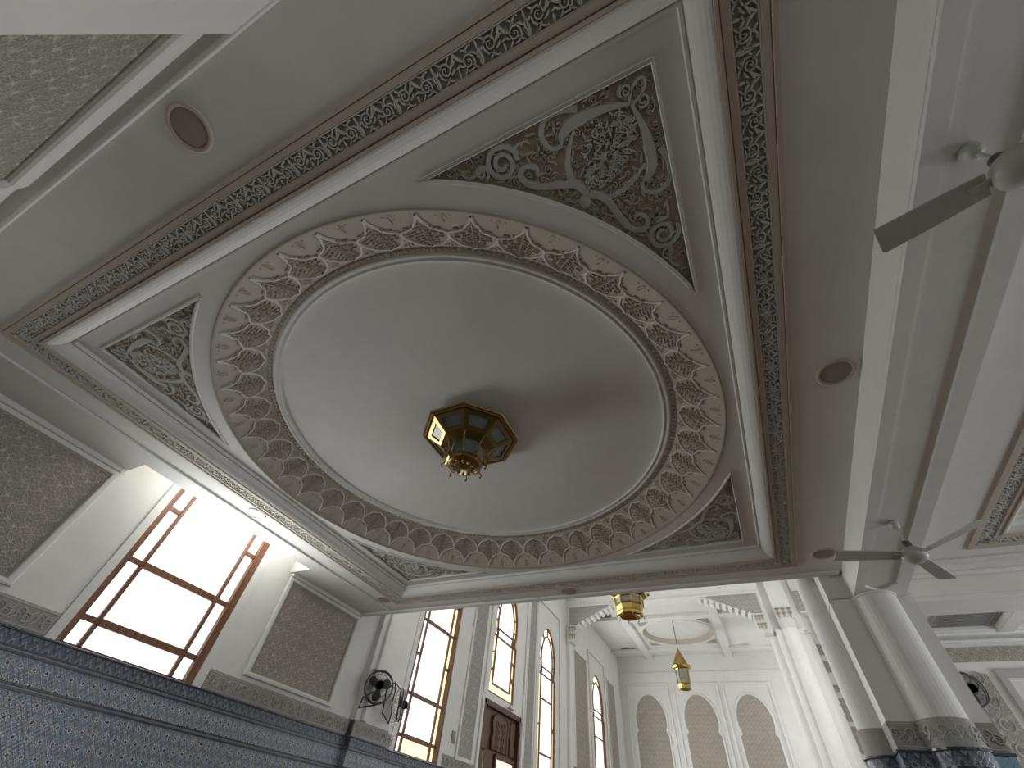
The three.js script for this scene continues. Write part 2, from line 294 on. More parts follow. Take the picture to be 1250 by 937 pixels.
// ---------------------------------------------------------------- west wall with its dado, carved panels, openings
const W1 = [2.14, 3.68, 2.5, 4.93], W2 = [7.8, 9.28, 2.5, 6.1];
const KEY3 = [11.85, 0.74, 4.13, 5.55, 6.95], KEY4 = [15.1, 0.71, 1.4, 5.5, 6.86], KEY5 = [20.85, 0.8, 1.4, 5.5, 6.88];
const DOOR = [10.95, 13.15, 0, 3.98];
{
  const w = structure('wall_west', 'white plastered west wall with carved panels, mosaic dado and windows', 'wall');
  const s = rect(-SZ - 0.3, -NZ + 0.3, -0.1, TOP);
  for (const r of [W1, W2, DOOR]) hole(s, [[r[0], r[2]], [r[1], r[2]], [r[1], r[3]], [r[0], r[3]]]);
  for (const k of [KEY3, KEY4, KEY5]) hole(s, keyhole(...k));
  part(w, 'plaster', fin(extrude(s, -0.3, 0), MW), WHITE);
  // sections of dado between the openings; the pilaster's stands forward
  const runs = [[-0.75, W1[1] + 0.15, 0.03, 0], [W1[1] + 0.15, 6.5, 0.03, 0], [6.5, 7.4, 0.15, 1], [7.4, 9.6, 0.03, 0], [9.6, DOOR[0] - 0.06, 0.03, 0], [DOOR[1] + 0.06, KEY4[0] - 0.85, 0.03, 0], [16.0, 19.9, 0.03, 0], [21.8, 24.8, 0.03, 0]];
  for (const [a, b, d] of runs) {
    part(w, 'mosaic_dado', fin(box(a, b, 0, 2.40, 0, d), MW), MOSAIC);
    part(w, 'mosaic_border', fin(box(a, b, 2.40, 2.50, 0, d + 0.002), MW), CHEVRON);
    for (const v of [2.12, 2.155, 2.355, 2.39]) part(w, 'dark_tile_line', fin(rbox(a, b, v - 0.008, v + 0.008, 0, d + 0.008, 0.003), MW), DARKTILE);
    for (const v of [2.137, 2.372]) part(w, 'pale_tile_line', fin(rbox(a, b, v - 0.006, v + 0.006, 0, d + 0.006, 0.002), MW), PALETILE);
    part(w, 'dado_capping', fin(rbox(a, b, 2.495, 2.515, 0, d + 0.02, 0.006), MW), DARKTILE);
  }
  // carved grey-brown frieze above the dado, stopping at the window reveals
  for (const [a, b, d] of [[-0.75, 2.03, 0.015], [3.82, 6.5, 0.015], [6.5, 7.4, 0.14], [7.4, 7.72, 0.015], [9.4, 10.85, 0.015], [13.25, 14.3, 0.015]]) {
    const fz = part(w, 'carved_frieze', fin(rbox(a, b, 2.515, 2.72, 0, d, 0.004), MW), STUCCO);
    const r = new Relief((u, v, h) => V(u, v, d + h).applyMatrix4(MW).toArray()), n = Math.max(1, Math.round((b - a) / 0.17)), P = (b - a) / n;
    r.ribbon([[a, 2.70], [b, 2.70]], 0.006, 0.006).ribbon([[a, 2.535], [b, 2.535]], 0.006, 0.006);
    for (let i = 0; i < n; i++) {
      const u = a + (i + 0.5) * P;
      r.spiral(u - P * 0.2, 2.635, 0.05, 0.012, 1.4, -1.2, 0.008, 0.012, 12).spiral(u + P * 0.2, 2.60, 0.045, 0.012, -1.4, 1.9, 0.008, 0.012, 12);
      r.leaf(u - P * 0.5, 2.56, 1.0, 0.12, 0.012, 0.012, -0.8, 4).leaf(u + P * 0.48, 2.68, -2.2, 0.1, 0.011, 0.012, 0.8, 4);
    }
    part(fz, 'frieze_relief', r.build(), STUCCO2);
  }
  // carved sand-coloured panels in mouldings
  const panel = (a, b, v0, v1, m, frame = 0.075, frameMat = WHITE) => {
    part(w, 'carved_panel', fin(box(a, b, v0, v1, -0.01, 0.012), MW), m);
    if (!frame) return;
    const F = hole(rect(a - frame, b + frame, v0 - frame * 0.7, v1 + frame * 0.7), [[a, v0], [b, v0], [b, v1], [a, v1]]);
    part(w, 'panel_moulding', fin(extrude(F, 0, 0.055, 0.018), MW), frameMat);
    const g = hole(rect(a, b, v0, v1), [[a + 0.018, v0 + 0.018], [b - 0.018, v0 + 0.018], [b - 0.018, v1 - 0.018], [a + 0.018, v1 - 0.018]]);
    part(w, 'panel_bead', fin(extrude(g, 0.012, 0.022), MW), FRIEZE2);
  };
  panel(-0.68, 1.44, 2.82, 4.0, PANEL); panel(4.33, 5.9, 2.82, 4.0, PANEL);
  // corner pilaster beyond the beam
  part(w, 'pilaster', fin(rbox(6.5, 7.4, 2.5, TOP - 0.1, -0.05, 0.12, 0.01), MW), WHITE);
  part(w, 'pilaster', fin(rbox(6.62, 6.74, 2.72, TOP - 0.1, 0.1, 0.19, 0.02), MW), WHITE);
  // tall strips of carved grey gypsum between the windows, each in a white fillet
  for (const [a, b, v0, v1] of [[9.98, 10.58, 2.76, 7.6], [13.42, 13.95, 2.4, 7.6], [17.8, 19.3, 1.2, 7.0], [22.4, 23.6, 1.2, 7.1]]) {
    part(w, 'carved_strip', fin(box(a, b, v0, v1, 0, 0.012), MW), a > 15 ? PANEL : GREYPANEL);
    part(w, 'strip_fillet', fin(extrude(hole(rect(a - 0.07, b + 0.07, v0 - 0.07, v1 + 0.07), [[a, v0], [b, v0], [b, v1], [a, v1]]), 0, 0.04, 0.01), MW), WHITE);
  }
  // raised frame round the arched windows
  for (const [a, b, v0, v1] of [[14.1, 16.15, 0.5, 7.5], [19.75, 21.95, 0.5, 7.5]]) part(w, 'window_surround', fin(extrude(hole(rect(a - 0.06, b + 0.06, v0, v1 + 0.06), [[a, v0 + 0.06], [b, v0 + 0.06], [b, v1], [a, v1]]), 0, 0.05, 0.012), MW), WHITE);
  part(w, 'window_surround', fin(extrude(hole(rect(10.8, 13.3, -0.05, 7.6), [[10.9, 0], [13.2, 0], [13.2, 7.5], [10.9, 7.5]]), 0, 0.05, 0.012), MW), WHITE);
  part(w, 'window_surround', fin(extrude(hole(rect(7.66, 9.42, 2.42, 6.3), [[7.8, 2.5], [9.28, 2.5], [9.28, 6.1], [7.8, 6.1]]), 0, 0.02, 0.006), MW), WHITE);
  part(w, 'window_surround', fin(extrude(hole(rect(2.04, 3.8, 2.42, 5.03), [[2.14, 2.5], [3.68, 2.5], [3.68, 4.93], [2.14, 4.93]]), 0, 0.02, 0.006), MW), WHITE);
  part(w, 'wall_vent', fin([rbox(9.68, 9.82, 2.92, 3.12, 0, 0.02, 0.004), ...[0, 1, 2, 3, 4].map((i) => box(9.695, 9.805, 2.945 + i * 0.034, 2.955 + i * 0.034, 0.02, 0.026))], MW), GRILLE, 'small grey square vent');
}
rectWindow(MW, ...W1, [2.77, 3.385, 4.7], [2.77, 3.385, 4.04, 4.7], 'large brown timber window with white panes between two carved sand-coloured panels', LIGHT.prayer, PANEWHITE);
rectWindow(MW, ...W2, [2.77, 3.40, 4.72, 5.8], [2.77, 3.40, 4.07, 4.72, 5.36], 'tall brown timber window with amber border panes beside the two wall fans', LIGHT.hall, PANEAMBER);
archWindow(MW, ...KEY3, [4.55].map(() => 4.75).slice(1), 'short keyhole-arched amber-bordered window directly above the wooden door', LIGHT.hall);
archWindow(MW, ...KEY4, [2.3, 3.46, 4.76], 'tall keyhole-arched amber-bordered window between the wooden door and the cusped arch', LIGHT.hall);
archWindow(MW, ...KEY5, [2.3, 3.46, 4.76], 'tall keyhole-arched window beyond the cusped arch, between two sand-coloured strips', LIGHT.hall);

// ---------------------------------------------------------------- wooden door
{
  const d = structure('door_1', 'red-brown carved wooden door below the short arched window', 'door'), [a, b, , t] = DOOR;
  part(d, 'door_frame', fin([rbox(a, a + 0.1, 0, t, -0.2, 0.02, 0.01), rbox(b - 0.1, b, 0, t, -0.2, 0.02, 0.01), rbox(a, b, t - 0.12, t, -0.2, 0.02, 0.01)], MW), DOORWOOD);
  part(d, 'overdoor_panel', fin(box(a + 0.08, b - 0.08, 0, t - 0.08, -0.2, -0.1), MW), DOORWOOD);
  for (const [p, q, r, s] of [[a + 0.16, a + 0.44, 3.05, 3.8], [b - 0.44, b - 0.16, 3.1, 3.8], [a + 0.16, a + 0.85, 2.1, 2.95]]) {
    part(d, 'door_panel', fin(rbox(p, q, r, s, -0.12, -0.06, 0.02), MW), DOORWOOD);
  }
  const k = keyhole((a + b) / 2, 0.42, 3.1, 3.4, 3.82, 0.04);
  part(d, 'carved_arch_panel', fin(extrude(poly(k), -0.12, -0.05, 0.015), MW), DOORWOOD);
  const r = new Relief((u, v, h) => V(u, v, -0.05 + h).applyMatrix4(MW).toArray()), c = (a + b) / 2;
  for (let i = 0; i < 4; i++) for (const s of [-1, 1]) r.spiral(c + s * 0.16, 3.2 + i * 0.14, 0.1, 0.02, 1.3 * s, s > 0 ? 3 : 0.1, 0.012, 0.012, 14);
  r.ribbon(k, 0.012, 0.015);
  part(d, 'door_carving', r.build(), DOORWOOD);
  part(d, 'glass_window', fin(box(11.97, 12.96, 2.0, 2.97, -0.1, -0.08), MW), PANEPINK, 'rose-white lit pane');
  part(d, 'glazing_rail', fin([rbox(11.9, 13.03, 2.97, 3.05, -0.12, -0.04, 0.01), rbox(11.9, 11.97, 1.9, 3.0, -0.12, -0.04, 0.01), rbox(12.96, 13.03, 1.9, 3.0, -0.12, -0.04, 0.01), rbox(11.9, 13.03, 1.9, 2.0, -0.12, -0.04, 0.01)], MW), DOORWOOD);
  part(d, 'pull_handle', fin(tube([[11.12, 2.55, -0.08], [11.12, 2.6, 0.0], [11.12, 2.95, 0.0], [11.12, 3.0, -0.08]], 0.012, 24, 8), MW), BRASS, 'brass pull handle');
  part(d, 'door_closer', fin([rbox(12.15, 12.45, 3.99, 4.03, 0.05, 0.1, 0.008), box(12.28, 12.3, 3.99, 4.12, 0.06, 0.09)], MW), GRILLE, 'grey door closer');
}

// ---------------------------------------------------------------- south wall
{
  const w = structure('wall_south', 'white south wall with a carved sand-coloured panel under the soffit', 'wall');
  const s = rect(-EX - 0.3, -WX + 0.3, -0.1, 5.3);
  hole(s, [[-6.3, 2.5], [-4.2, 2.5], [-4.2, 4.0], [-6.3, 4.0]]);
  part(w, 'plaster', fin(extrude(s, -0.3, 0), MS), WHITE);
  part(w, 'carved_panel', fin(box(1.5, 3.1, 2.7, 3.84, -0.01, 0.012), MS), PANEL);
  part(w, 'panel_moulding', fin(extrude(hole(rect(1.4, 3.2, 2.6, 3.99), [[1.5, 2.7], [3.1, 2.7], [3.1, 3.84], [1.5, 3.84]]), 0, 0.06, 0.022), MS), WHITE);
  part(w, 'pilaster', fin(rbox(-0.3, 1.46, 0, SY, 0, 0.09, 0.01), MS), WHITE);
  part(w, 'mosaic_dado', fin(box(-1.2, 5.9, 0, 2.5, 0, 0.1), MS), MOSAIC);
  part(w, 'carved_frieze', fin(rbox(-1.2, 5.9, 2.5, 2.7, 0, 0.095, 0.004), MS), STUCCO);
}
rectWindow(MS, -6.3, -4.2, 2.5, 4.0, [2.77, 3.385], [2.77, 3.385], 'brown timber window in the south wall of the side bay', LIGHT.side, PANEWHITE);

// ---------------------------------------------------------------- other walls and roofs
const EASTWIN = [[-4.6, -2.0], [-10.0, -7.0]];
for (const [a, b] of EASTWIN) rectWindow(ME, a, b, 0.9, 3.1, [1.17, 2.8], [1.17, 2.8], a > -5 ? 'wide brown timber window in the east wall of the side bay' : 'wide brown timber window in the east wall of the side hall', a > -5 ? LIGHT.east : LIGHT.hallEast, PANEWHITE);
{
  const e = structure('wall_east', 'plain white east wall of the side bay', 'wall');
  const es = rect(NZ - 0.3, SZ + 0.3, -0.1, TOP); for (const [a, b] of EASTWIN) hole(es, [[a, 0.9], [b, 0.9], [b, 3.1], [a, 3.1]]);
  part(e, 'plaster', fin(extrude(es, -0.3, 0), ME), WHITE);
  for (const [a, b] of [[-25, -10.05], [-6.95, -4.65], [-1.95, SZ]]) part(e, 'mosaic_dado', fin(box(a, b, 0, 2.5, 0, 0.03), ME), MOSAIC);
  for (const [a, b] of EASTWIN) part(e, 'mosaic_dado', fin(box(a - 0.05, b + 0.05, 0, 0.88, 0, 0.03), ME), MOSAIC);
  const r = structure('ceiling_roof', 'plain roof slab above the soffits and coffers', 'ceiling');
  part(r, 'roof_slab', fin([box(WX - 0.3, EX + 0.3, 5.3, 5.45, -6.4, SZ + 0.3), box(WX - 0.3, EX + 0.3, TOP, TOP + 0.15, NZ - 0.3, -6.3)]), WHITE);
  part(r, 'roof_upstand', fin(box(WX, EX, 4.25, TOP, -6.42, -6.32)), WHITE);
}

// rosettes between pairs of leaves, the carving of the square bands
function bandRelief(r) {
  const P = 0.1252, n = 45, u0 = -n * P / 2, h = 0.022;
    r.ribbon([[u0 - 0.05, 0.056], [-u0 + 0.05, 0.056]], 0.005, h).ribbon([[u0 - 0.05, -0.056], [-u0 + 0.05, -0.056]], 0.005, h);
    for (let i = 0; i < n; i++) {
      const u = u0 + (i + 0.5) * P, s = i % 2 ? -1 : 1, j = 0.004 * (rnd() - 0.5);
      r.spiral(u, s * 0.008 + j, 0.038, 0.009, 1.6 * s, -1.2 + j * 30, 0.0058, h, 14).dot(u, s * 0.008 + j, 0.006, h, 5);
      r.leaf(u + P * 0.5, -s * 0.052, s * 1.57 - 0.35, 0.075, 0.0095, h, 0.9 * s, 5).leaf(u + P * 0.5, -s * 0.052, s * 1.57 + 0.35, 0.075, 0.0095, h, -0.9 * s, 5);
      r.leaf(u + P * 0.5, s * 0.02, s * 1.57, 0.035, 0.008, h, 0, 3);
      r.leaf(u - 0.042, s * 0.05, s * -0.5, 0.045, 0.006, h, -s * 0.8, 4).leaf(u + 0.04, s * 0.05, Math.PI + s * 0.5, 0.04, 0.006, h, s * 0.9, 4);
      r.leaf(u - 0.03, -s * 0.05, s * 0.4, 0.05, 0.006, h, s * 0.6, 4).dot(u + P * 0.5 - 0.03, s * 0.046, 0.007, h, 5).dot(u + P * 0.5 + 0.03, s * 0.046, 0.007, h, 5);
      r.leaf(u + P * 0.5 - 0.012, s * 0.0, s * 2.2, 0.04, 0.007, h, s * 0.9, 4).leaf(u + P * 0.5 + 0.012, s * 0.0, s * 0.9, 0.04, 0.007, h, -s * 0.9, 4).leaf(u + 0.02, -s * 0.048, Math.PI - s * 0.5, 0.04, 0.006, h, -s * 0.7, 3);
      r.leaf(u + 0.046, 0, s * 0.8, 0.03, 0.006, h, 1.2, 3).leaf(u - 0.046, 0.01 * s, Math.PI - s * 0.9, 0.028, 0.006, h, 1.2, 3);
    }
  return r;
}
// ---------------------------------------------------------------- central coffered ceiling
const H0 = 2.708, HB = 2.945;
const sq = (r, cx = 0, cz = 0) => [[cx - r, cz - r], [cx + r, cz - r], [cx + r, cz + r], [cx - r, cz + r]];
const ceiling = structure('ceiling', 'off-white coffered ceiling with a round recess, carved spandrels and square carved band', 'ceiling');
{
  // soffit with a notch above the west window
  const s = poly([[-6.08, 0.76], [-6.08, -1.52], [-5.65, -1.52], [-5.65, -4.22], [-6.08, -4.22], [-6.08, -5.97], [1.36, -5.97], [1.36, 0.76]]);
  hole(s, sq(HB, CX, CZ));
  part(ceiling, 'soffit', fin(prism(s, SY, SY + 0.13)), WHITE);
  part(ceiling, 'notch_lining', fin([box(-6.08, -5.65, SY + 0.13, 5.3, -1.52, -1.46), box(-6.08, -5.65, SY + 0.13, 5.3, -4.28, -4.22), box(-5.65, -5.59, SY + 0.13, 5.3, -4.28, -1.46)]), WHITE);
  // low fillets that run along the edges of the soffit
  part(ceiling, 'soffit_fillet', fin(rbox(-5.36, -5.32, SY - 0.022, SY + 0.01, -5.9, 0.66, 0.006)), WHITE);
  part(ceiling, 'soffit_fillet', fin(rbox(-5.32, 1.36, SY - 0.03, SY + 0.01, 0.66, 0.69, 0.008)), WHITE);
  part(ceiling, 'soffit_fillet', fin(rbox(-6.0, 1.3, SY - 0.03, SY + 0.05, -5.99, -5.90, 0.012)), WHITE);
  part(ceiling, 'wall_cornice', fin(rbox(-6.08, -6.0, SY - 0.05, SY + 0.01, -5.97, -4.25, 0.02)), WHITE);
  part(ceiling, 'wall_cornice', fin(rbox(-6.08, -6.0, SY - 0.05, SY + 0.01, -1.5, 0.74, 0.02)), WHITE);
  // square band: tan strips either side of a carved field, then a white cove
  part(ceiling, 'band_strip', fin(squareSweep([[HB + 0.012, SY], [HB + 0.012, SY - 0.014], [HB - 0.012, SY - 0.014], [HB - 0.012, SY + 0.004], [HB - 0.018, SY + 0.004], [HB - 0.018, SY - 0.006], [2.893, SY - 0.006], [2.893, SY + 0.022]], CX, CZ)), TAN, 'tan outer strip');
  part(ceiling, 'band_strip', fin(squareSweep([[2.772, SY + 0.022], [2.772, SY - 0.006], [2.736, SY - 0.006], [2.736, SY + 0.006], [2.728, SY + 0.006], [2.728, SY - 0.014], [2.710, SY - 0.014], [2.710, SY + 0.02]], CX, CZ)), TAN, 'tan inner strip');
  part(ceiling, 'carved_ground', fin(squareSweep([[2.9, SY + 0.022], [2.765, SY + 0.022]], CX, CZ)), FIELD);
  part(ceiling, 'cove', fin(squareSweep([[2.712, SY + 0.02], [2.708, SY - 0.004], [2.695, SY - 0.004], [2.675, SY + 0.003], [2.652, SY + 0.018], [2.632, SY + 0.042], [2.618, SY + 0.072], [2.614, SY + 0.095], [2.606, SY + 0.095], [2.606, SY + 0.088], [2.592, SY + 0.088], [2.590, SY + 0.12]], CX, CZ)), WHITE);
  // carved relief of rosettes and leaves, one length to each side
  const side = (k) => {
    const [ex, ez] = [[1, 0], [0, 1], [-1, 0], [0, -1]][k], [nx, nz] = [[0, -1], [1, 0], [0, 1], [-1, 0]][k];
    return (u, v, h) => [CX + ex * u + nx * (2.832 + v), SY + 0.022 - h, CZ + ez * u + nz * (2.832 + v)];
  };
  for (let k = 0; k < 4; k++) {
    const r = bandRelief(new Relief(side(k)));
    part(ceiling, 'carved_band', r.build(), CARVE, 'grey carved rosettes and leaves');
  }
  // raised plate with the round opening and four spandrel recesses
  const arc = (a, b, r, n = 24) => Array.from({ length: n + 1 }, (_, i) => { const t = a + (b - a) * i / n; return [r * Math.cos(t), r * Math.sin(t)]; });
  const R0 = 2.668, E0 = 2.45, t0 = Math.asin(Math.sqrt(R0 * R0 - E0 * E0) / R0), t1 = Math.PI / 2 - t0;
  const spandrel = [[E0, E0], ...arc(t1, t0, R0)];
  const turn = (pts, k) => pts.map(([x, z]) => { for (let i = 0; i < k; i++) [x, z] = [-z, x]; return [x, z]; });
  const plate = poly(sq(2.66));
  hole(plate, circlePts(2.5));
  for (let k = 0; k < 4; k++) hole(plate, turn(spandrel, k));
  const y = SY + 0.12;
  part(ceiling, 'coffer_plate', fin(prism(plate, y, y + 0.045).translate(CX, 0, CZ)), WHITE);
  // spandrel panels, each turned a quarter from the last
  const map = (d, e, h) => [(d + e) / Math.SQRT2, y + 0.035 - h, (d - e) / Math.SQRT2];
  const inside = (d, e, m) => { const a = (d + e) / Math.SQRT2, b = (d - e) / Math.SQRT2; return a < E0 - m && b < E0 - m && Math.hypot(a, b) > R0 + m; };
  const big = new Relief(map), vine = new Relief(map), h1 = 0.026, h2 = 0.019;
  for (const s of [-1, 1]) {
    const S = (pts, n) => smooth(pts.map(([d, e]) => [d, s * e]), n);
    big.ribbon(S([[3.27, 0.0], [3.235, 0.06], [3.18, 0.145], [3.12, 0.21], [3.06, 0.262], [3.0, 0.278], [2.965, 0.262]], 22), (t) => 0.012 + 0.034 * Math.sin(Math.PI * Math.min(1, t * 1.02)) ** 1.3 * (0.3 + t), h1);
    big.ribbon(S([[3.15, 0.255], [3.11, 0.34], [3.03, 0.40], [2.95, 0.375], [2.925, 0.30], [2.96, 0.255]], 20), (t) => 0.026 - 0.012 * t, h1 * 0.85);
    big.ribbon(S([[2.785, 0.0], [2.80, 0.10], [2.745, 0.22], [2.70, 0.34], [2.725, 0.425], [2.785, 0.41], [2.795, 0.35], [2.765, 0.325]], 26), (t) => 0.034 - 0.02 * t, h1 * 0.9);
    big.ribbon(S([[2.79, 0.11], [2.88, 0.18], [2.97, 0.215], [3.05, 0.225]], 14), (t) => 0.026 - 0.014 * t, h1 * 0.8);
    big.spiral(2.745, s * 0.545, 0.098, 0.02, 1.9 * s, 0.4, 0.02, h1, 34);
    big.ribbon(S([[2.80, 0.47], [2.85, 0.505], [2.92, 0.45]], 10), (t) => 0.022 * (1 - 0.8 * t), h1 * 0.9);
    big.ribbon(S([[2.70, 0.62], [2.655, 0.66], [2.60, 0.70], [2.60, 0.77]], 10), (t) => 0.024 * (1 - 0.85 * t), h1 * 0.9);
    big.spiral(2.655, s * 0.645, 0.045, 0.012, 1.3 * s, 2.0, 0.012, h1, 16);
    big.ribbon(S([[2.665, 0.58], [2.69, 0.49], [2.72, 0.43]], 8), 0.011, h1 * 0.8);
    big.spiral(3.305, s * 0.052, 0.034, 0.01, -1.3 * s, 3.4, 0.01, h1, 14);
    big.ribbon(S([[3.27, 0.012], [3.33, 0.03], [3.375, 0.02], [3.39, 0]], 10), 0.011, h1);
    vine.spiral(2.585, s * 0.82, 0.032, 0.008, 1.5 * s, 1, 0.007, h2, 12); vine.spiral(2.54, s * 0.9, 0.022, 0.006, 1.5 * s, 1, 0.006, h2, 10);
  }
  big.dot(2.735, 0, 0.05, h1, 12);
  // filigree medallion inside the cartouche
  const fil = new Relief(map);
  for (let i = 0; i < 150; i++) {
    const d = 2.84 + 0.38 * (i % 75) / 75 + 0.012 * (rnd() - 0.5), wmax = 0.15 * Math.sin(Math.PI * Math.min(1, (d - 2.80) / 0.46)) ** 0.8 - 0.02, e = (rnd() * 2 - 1) * Math.max(0.01, wmax);
    if (i % 2) fil.spiral(d, e, 0.017, 0.004, 1.3, rnd() * 6, 0.0045, h2 * 1.5, 9); else fil.leaf(d, e, rnd() * 6.28, 0.045, 0.007, h2 * 1.5, 1.2, 4);
  }
  for (let i = 0; i < 1500; i++) {
    const d = 2.46 + rnd() * 1.0, e = (rnd() * 2 - 1) * 1.0; if (!inside(d, e, 0.022)) continue;
    const q = rnd(); if (q < 0.45) vine.spiral(d, e, 0.014 + 0.014 * rnd(), 0.004, (rnd() < 0.5 ? -1 : 1) * 1.4, rnd() * 6.28, 0.0055, h2, 10); else if (q < 0.9) { const a = rnd() * 6.28, c = 2 * (rnd() - 0.5); if (inside(d + 0.05 * Math.cos(a + c / 2), e + 0.05 * Math.sin(a + c / 2), 0.012)) vine.leaf(d, e, a, 0.06, 0.0095, h2, c, 4); } else vine.dot(d, e, 0.011, h2, 6);
  }
  const gb = big.build(), gv = vine.build(), gf = fil.build(), gp = fin(prism(poly(spandrel), y + 0.035, y + 0.05));
  const rim = (() => { const r = new Relief((x, z, h) => [x, y - h, z]); r.ribbon([...spandrel, spandrel[0], spandrel[1]].map(([x, z]) => [x, z]), 0.014, 0.012); return r.build(); })();
  for (let k = 0; k < 4; k++) {
    const g = new THREE.Group(); g.name = 'spandrel_panel'; g.position.set(CX, 0, CZ); g.rotation.y = -k * Math.PI / 2; ceiling.add(g);
    part(g, 'ground', gp, SPANDREL); part(g, 'scrollwork', gb, SCROLL, 'raised grey scrolls'); part(g, 'vine_ground', gv, VINE, 'fine sand-coloured vines', 'stuff'); part(g, 'filigree', gf, CARVE); part(g, 'bead', rim, WHITE);
  }
  // sloping frieze of ogee medallions
  const prof = (t) => [2.5 - 0.36 * t - 0.012 * Math.sin(Math.PI * t), y + 0.28 * t - 0.02 * Math.sin(Math.PI * t) + 0.02 * Math.sin(Math.PI * t)];
  const frieze = new THREE.Group(); frieze.name = 'medallion_frieze'; frieze.position.set(CX, 0, CZ); ceiling.add(frieze);
  part(frieze, 'frieze_ground', fin(lathe(Array.from({ length: 13 }, (_, i) => prof(i / 12)), 168)), FRIEZE);
  const N = 42, A = 2 * Math.PI / N, RM = 2.32, PW = RM * A;
  const fm = (s, t, h) => { const [r, yy] = prof(t), a = s / RM, R = r - 0.61 * h; return [R * Math.cos(a), yy - 0.79 * h, R * Math.sin(a)]; };
  const half = PW / 2;
  const outline = [[0, 0.08], [0.025, 0.16], [0.065, 0.24], [0.13, 0.30], [0.17, 0.36], [0.26, 0.41], [0.38, 0.44], [0.49, 0.485], [0.495, 0.56], [0.46, 0.66], [0.40, 0.72], [0.33, 0.80], [0.22, 0.85], [0.11, 0.875], [0, 0.93]];
  const med = new Relief(fm), rib = new Relief(fm), lobe = new Relief(fm);
  for (const s of [-1, 1]) {
    rib.ribbon(smooth(outline.map(([a, t]) => [s * a * PW, t]), 30), 0.0, 0.0);
  }
  rib.p.length = 0;
  // ribbons on the slope are drawn in metres, then divided by the slope's length
  const SL = 0.456, fm2 = (s, v, h) => fm(s, v / SL, h);
  rib.map = med.map = lobe.map = fm2;
  for (const s of [-1, 1]) {
    rib.ribbon(smooth(outline.map(([a, t]) => [s * a * PW, t * SL]), 34), 0.009, 0.014, 0.6);
    for (let i = 0; i < 9; i++) for (let j = 0; j < 4; j++) {
      const q = 0.22 + 0.075 * i, wv = PW * (q < 0.34 ? 0.06 + 1.0 * (q - 0.2) : q < 0.44 ? 0.2 + 2.4 * (q - 0.34) : q < 0.64 ? 0.46 : 0.44 - 1.0 * (q - 0.64)) - 0.012, x = (j + 0.55) * 0.042;
      if (x > wv) continue;
      const v = q * SL - 0.012 * j;
      if ((i + j) % 3) med.leaf(s * (x - 0.012), v - 0.012, (s > 0 ? 0 : Math.PI) + s * (0.95 - 0.2 * j), 0.042, 0.0066, 0.014, -s * 1.1, 4); else med.spiral(s * x, v, 0.013, 0.004, s * 1.2, i, 0.0046, 0.014, 8);
    }
    lobe.leaf(half + s * 0.0, 0.03, Math.PI / 2 + s * 0.5, 0.09, 0.006, 0.007, -s * 1.2, 5).dot(half + s * 0.045, 0.045, 0.006, 0.007, 5);
    lobe.leaf(half + s * 0.0, 0.43, -Math.PI / 2 + s * 0.5, 0.08, 0.006, 0.008, -s * 1.2, 5).spiral(half + s * 0.035, 0.395, 0.014, 0.004, s, 0, 0.004, 0.008, 8);
  }
  med.ribbon([[0, 0.17 * SL], [0, 0.9 * SL]], 0.005, 0.014);
  const gm = med.build(), gr = rib.build(), gl = lobe.build();
  for (let k = 0; k < N; k++) {
    const m = part(frieze, 'medallion', gm, FRIEZE2); m.rotation.y = k * A;
    const r = part(frieze, 'medallion_rib', gr, RIB); r.rotation.y = k * A;
    const l = part(frieze, 'lobe', gl, FRIEZE); l.rotation.y = k * A;
  }
  // fine dark line below the frieze, dentils above it
  part(ceiling, 'frieze_fillet', fin(lathe([[2.512, y + 0.001], [2.512, y - 0.008], [2.496, y - 0.008], [2.490, y + 0.004]], 168).translate(CX, 0, CZ)), FRIEZE2);
  const dent = []; for (let i = 0; i < 252; i++) dent.push(box(2.112, 2.134, y + 0.262, y + 0.286, -0.015, 0.015).rotateY(i / 252 * 2 * Math.PI));
  part(ceiling, 'dentil_course', fin(dent).translate(CX, 0, CZ), FRIEZE2, 'small dentils round the dome', 'stuff');
  part(ceiling, 'dome_moulding', fin(lathe([[2.14, y + 0.278], [2.10, y + 0.284], [2.098, y + 0.272], [2.085, y + 0.266], [2.07, y + 0.268], [2.06, y + 0.28], [2.045, y + 0.283], [2.04, y + 0.275], [2.025, y + 0.278], [2.02, y + 0.30]], 168).translate(CX, 0, CZ)), WHITE);
  part(ceiling, 'dome', fin(lathe([...Array.from({ length: 25 }, (_, i) => [2.03 * Math.cos(i / 24 * Math.PI / 2) ** 1, y + 0.285 + 0.10 * Math.sin(i / 24 * Math.PI / 2)])].map(([r, z]) => [Math.max(r, 0.0001), z]), 120).translate(CX, 0, CZ)), WHITE, 'smooth shallow dome');
}

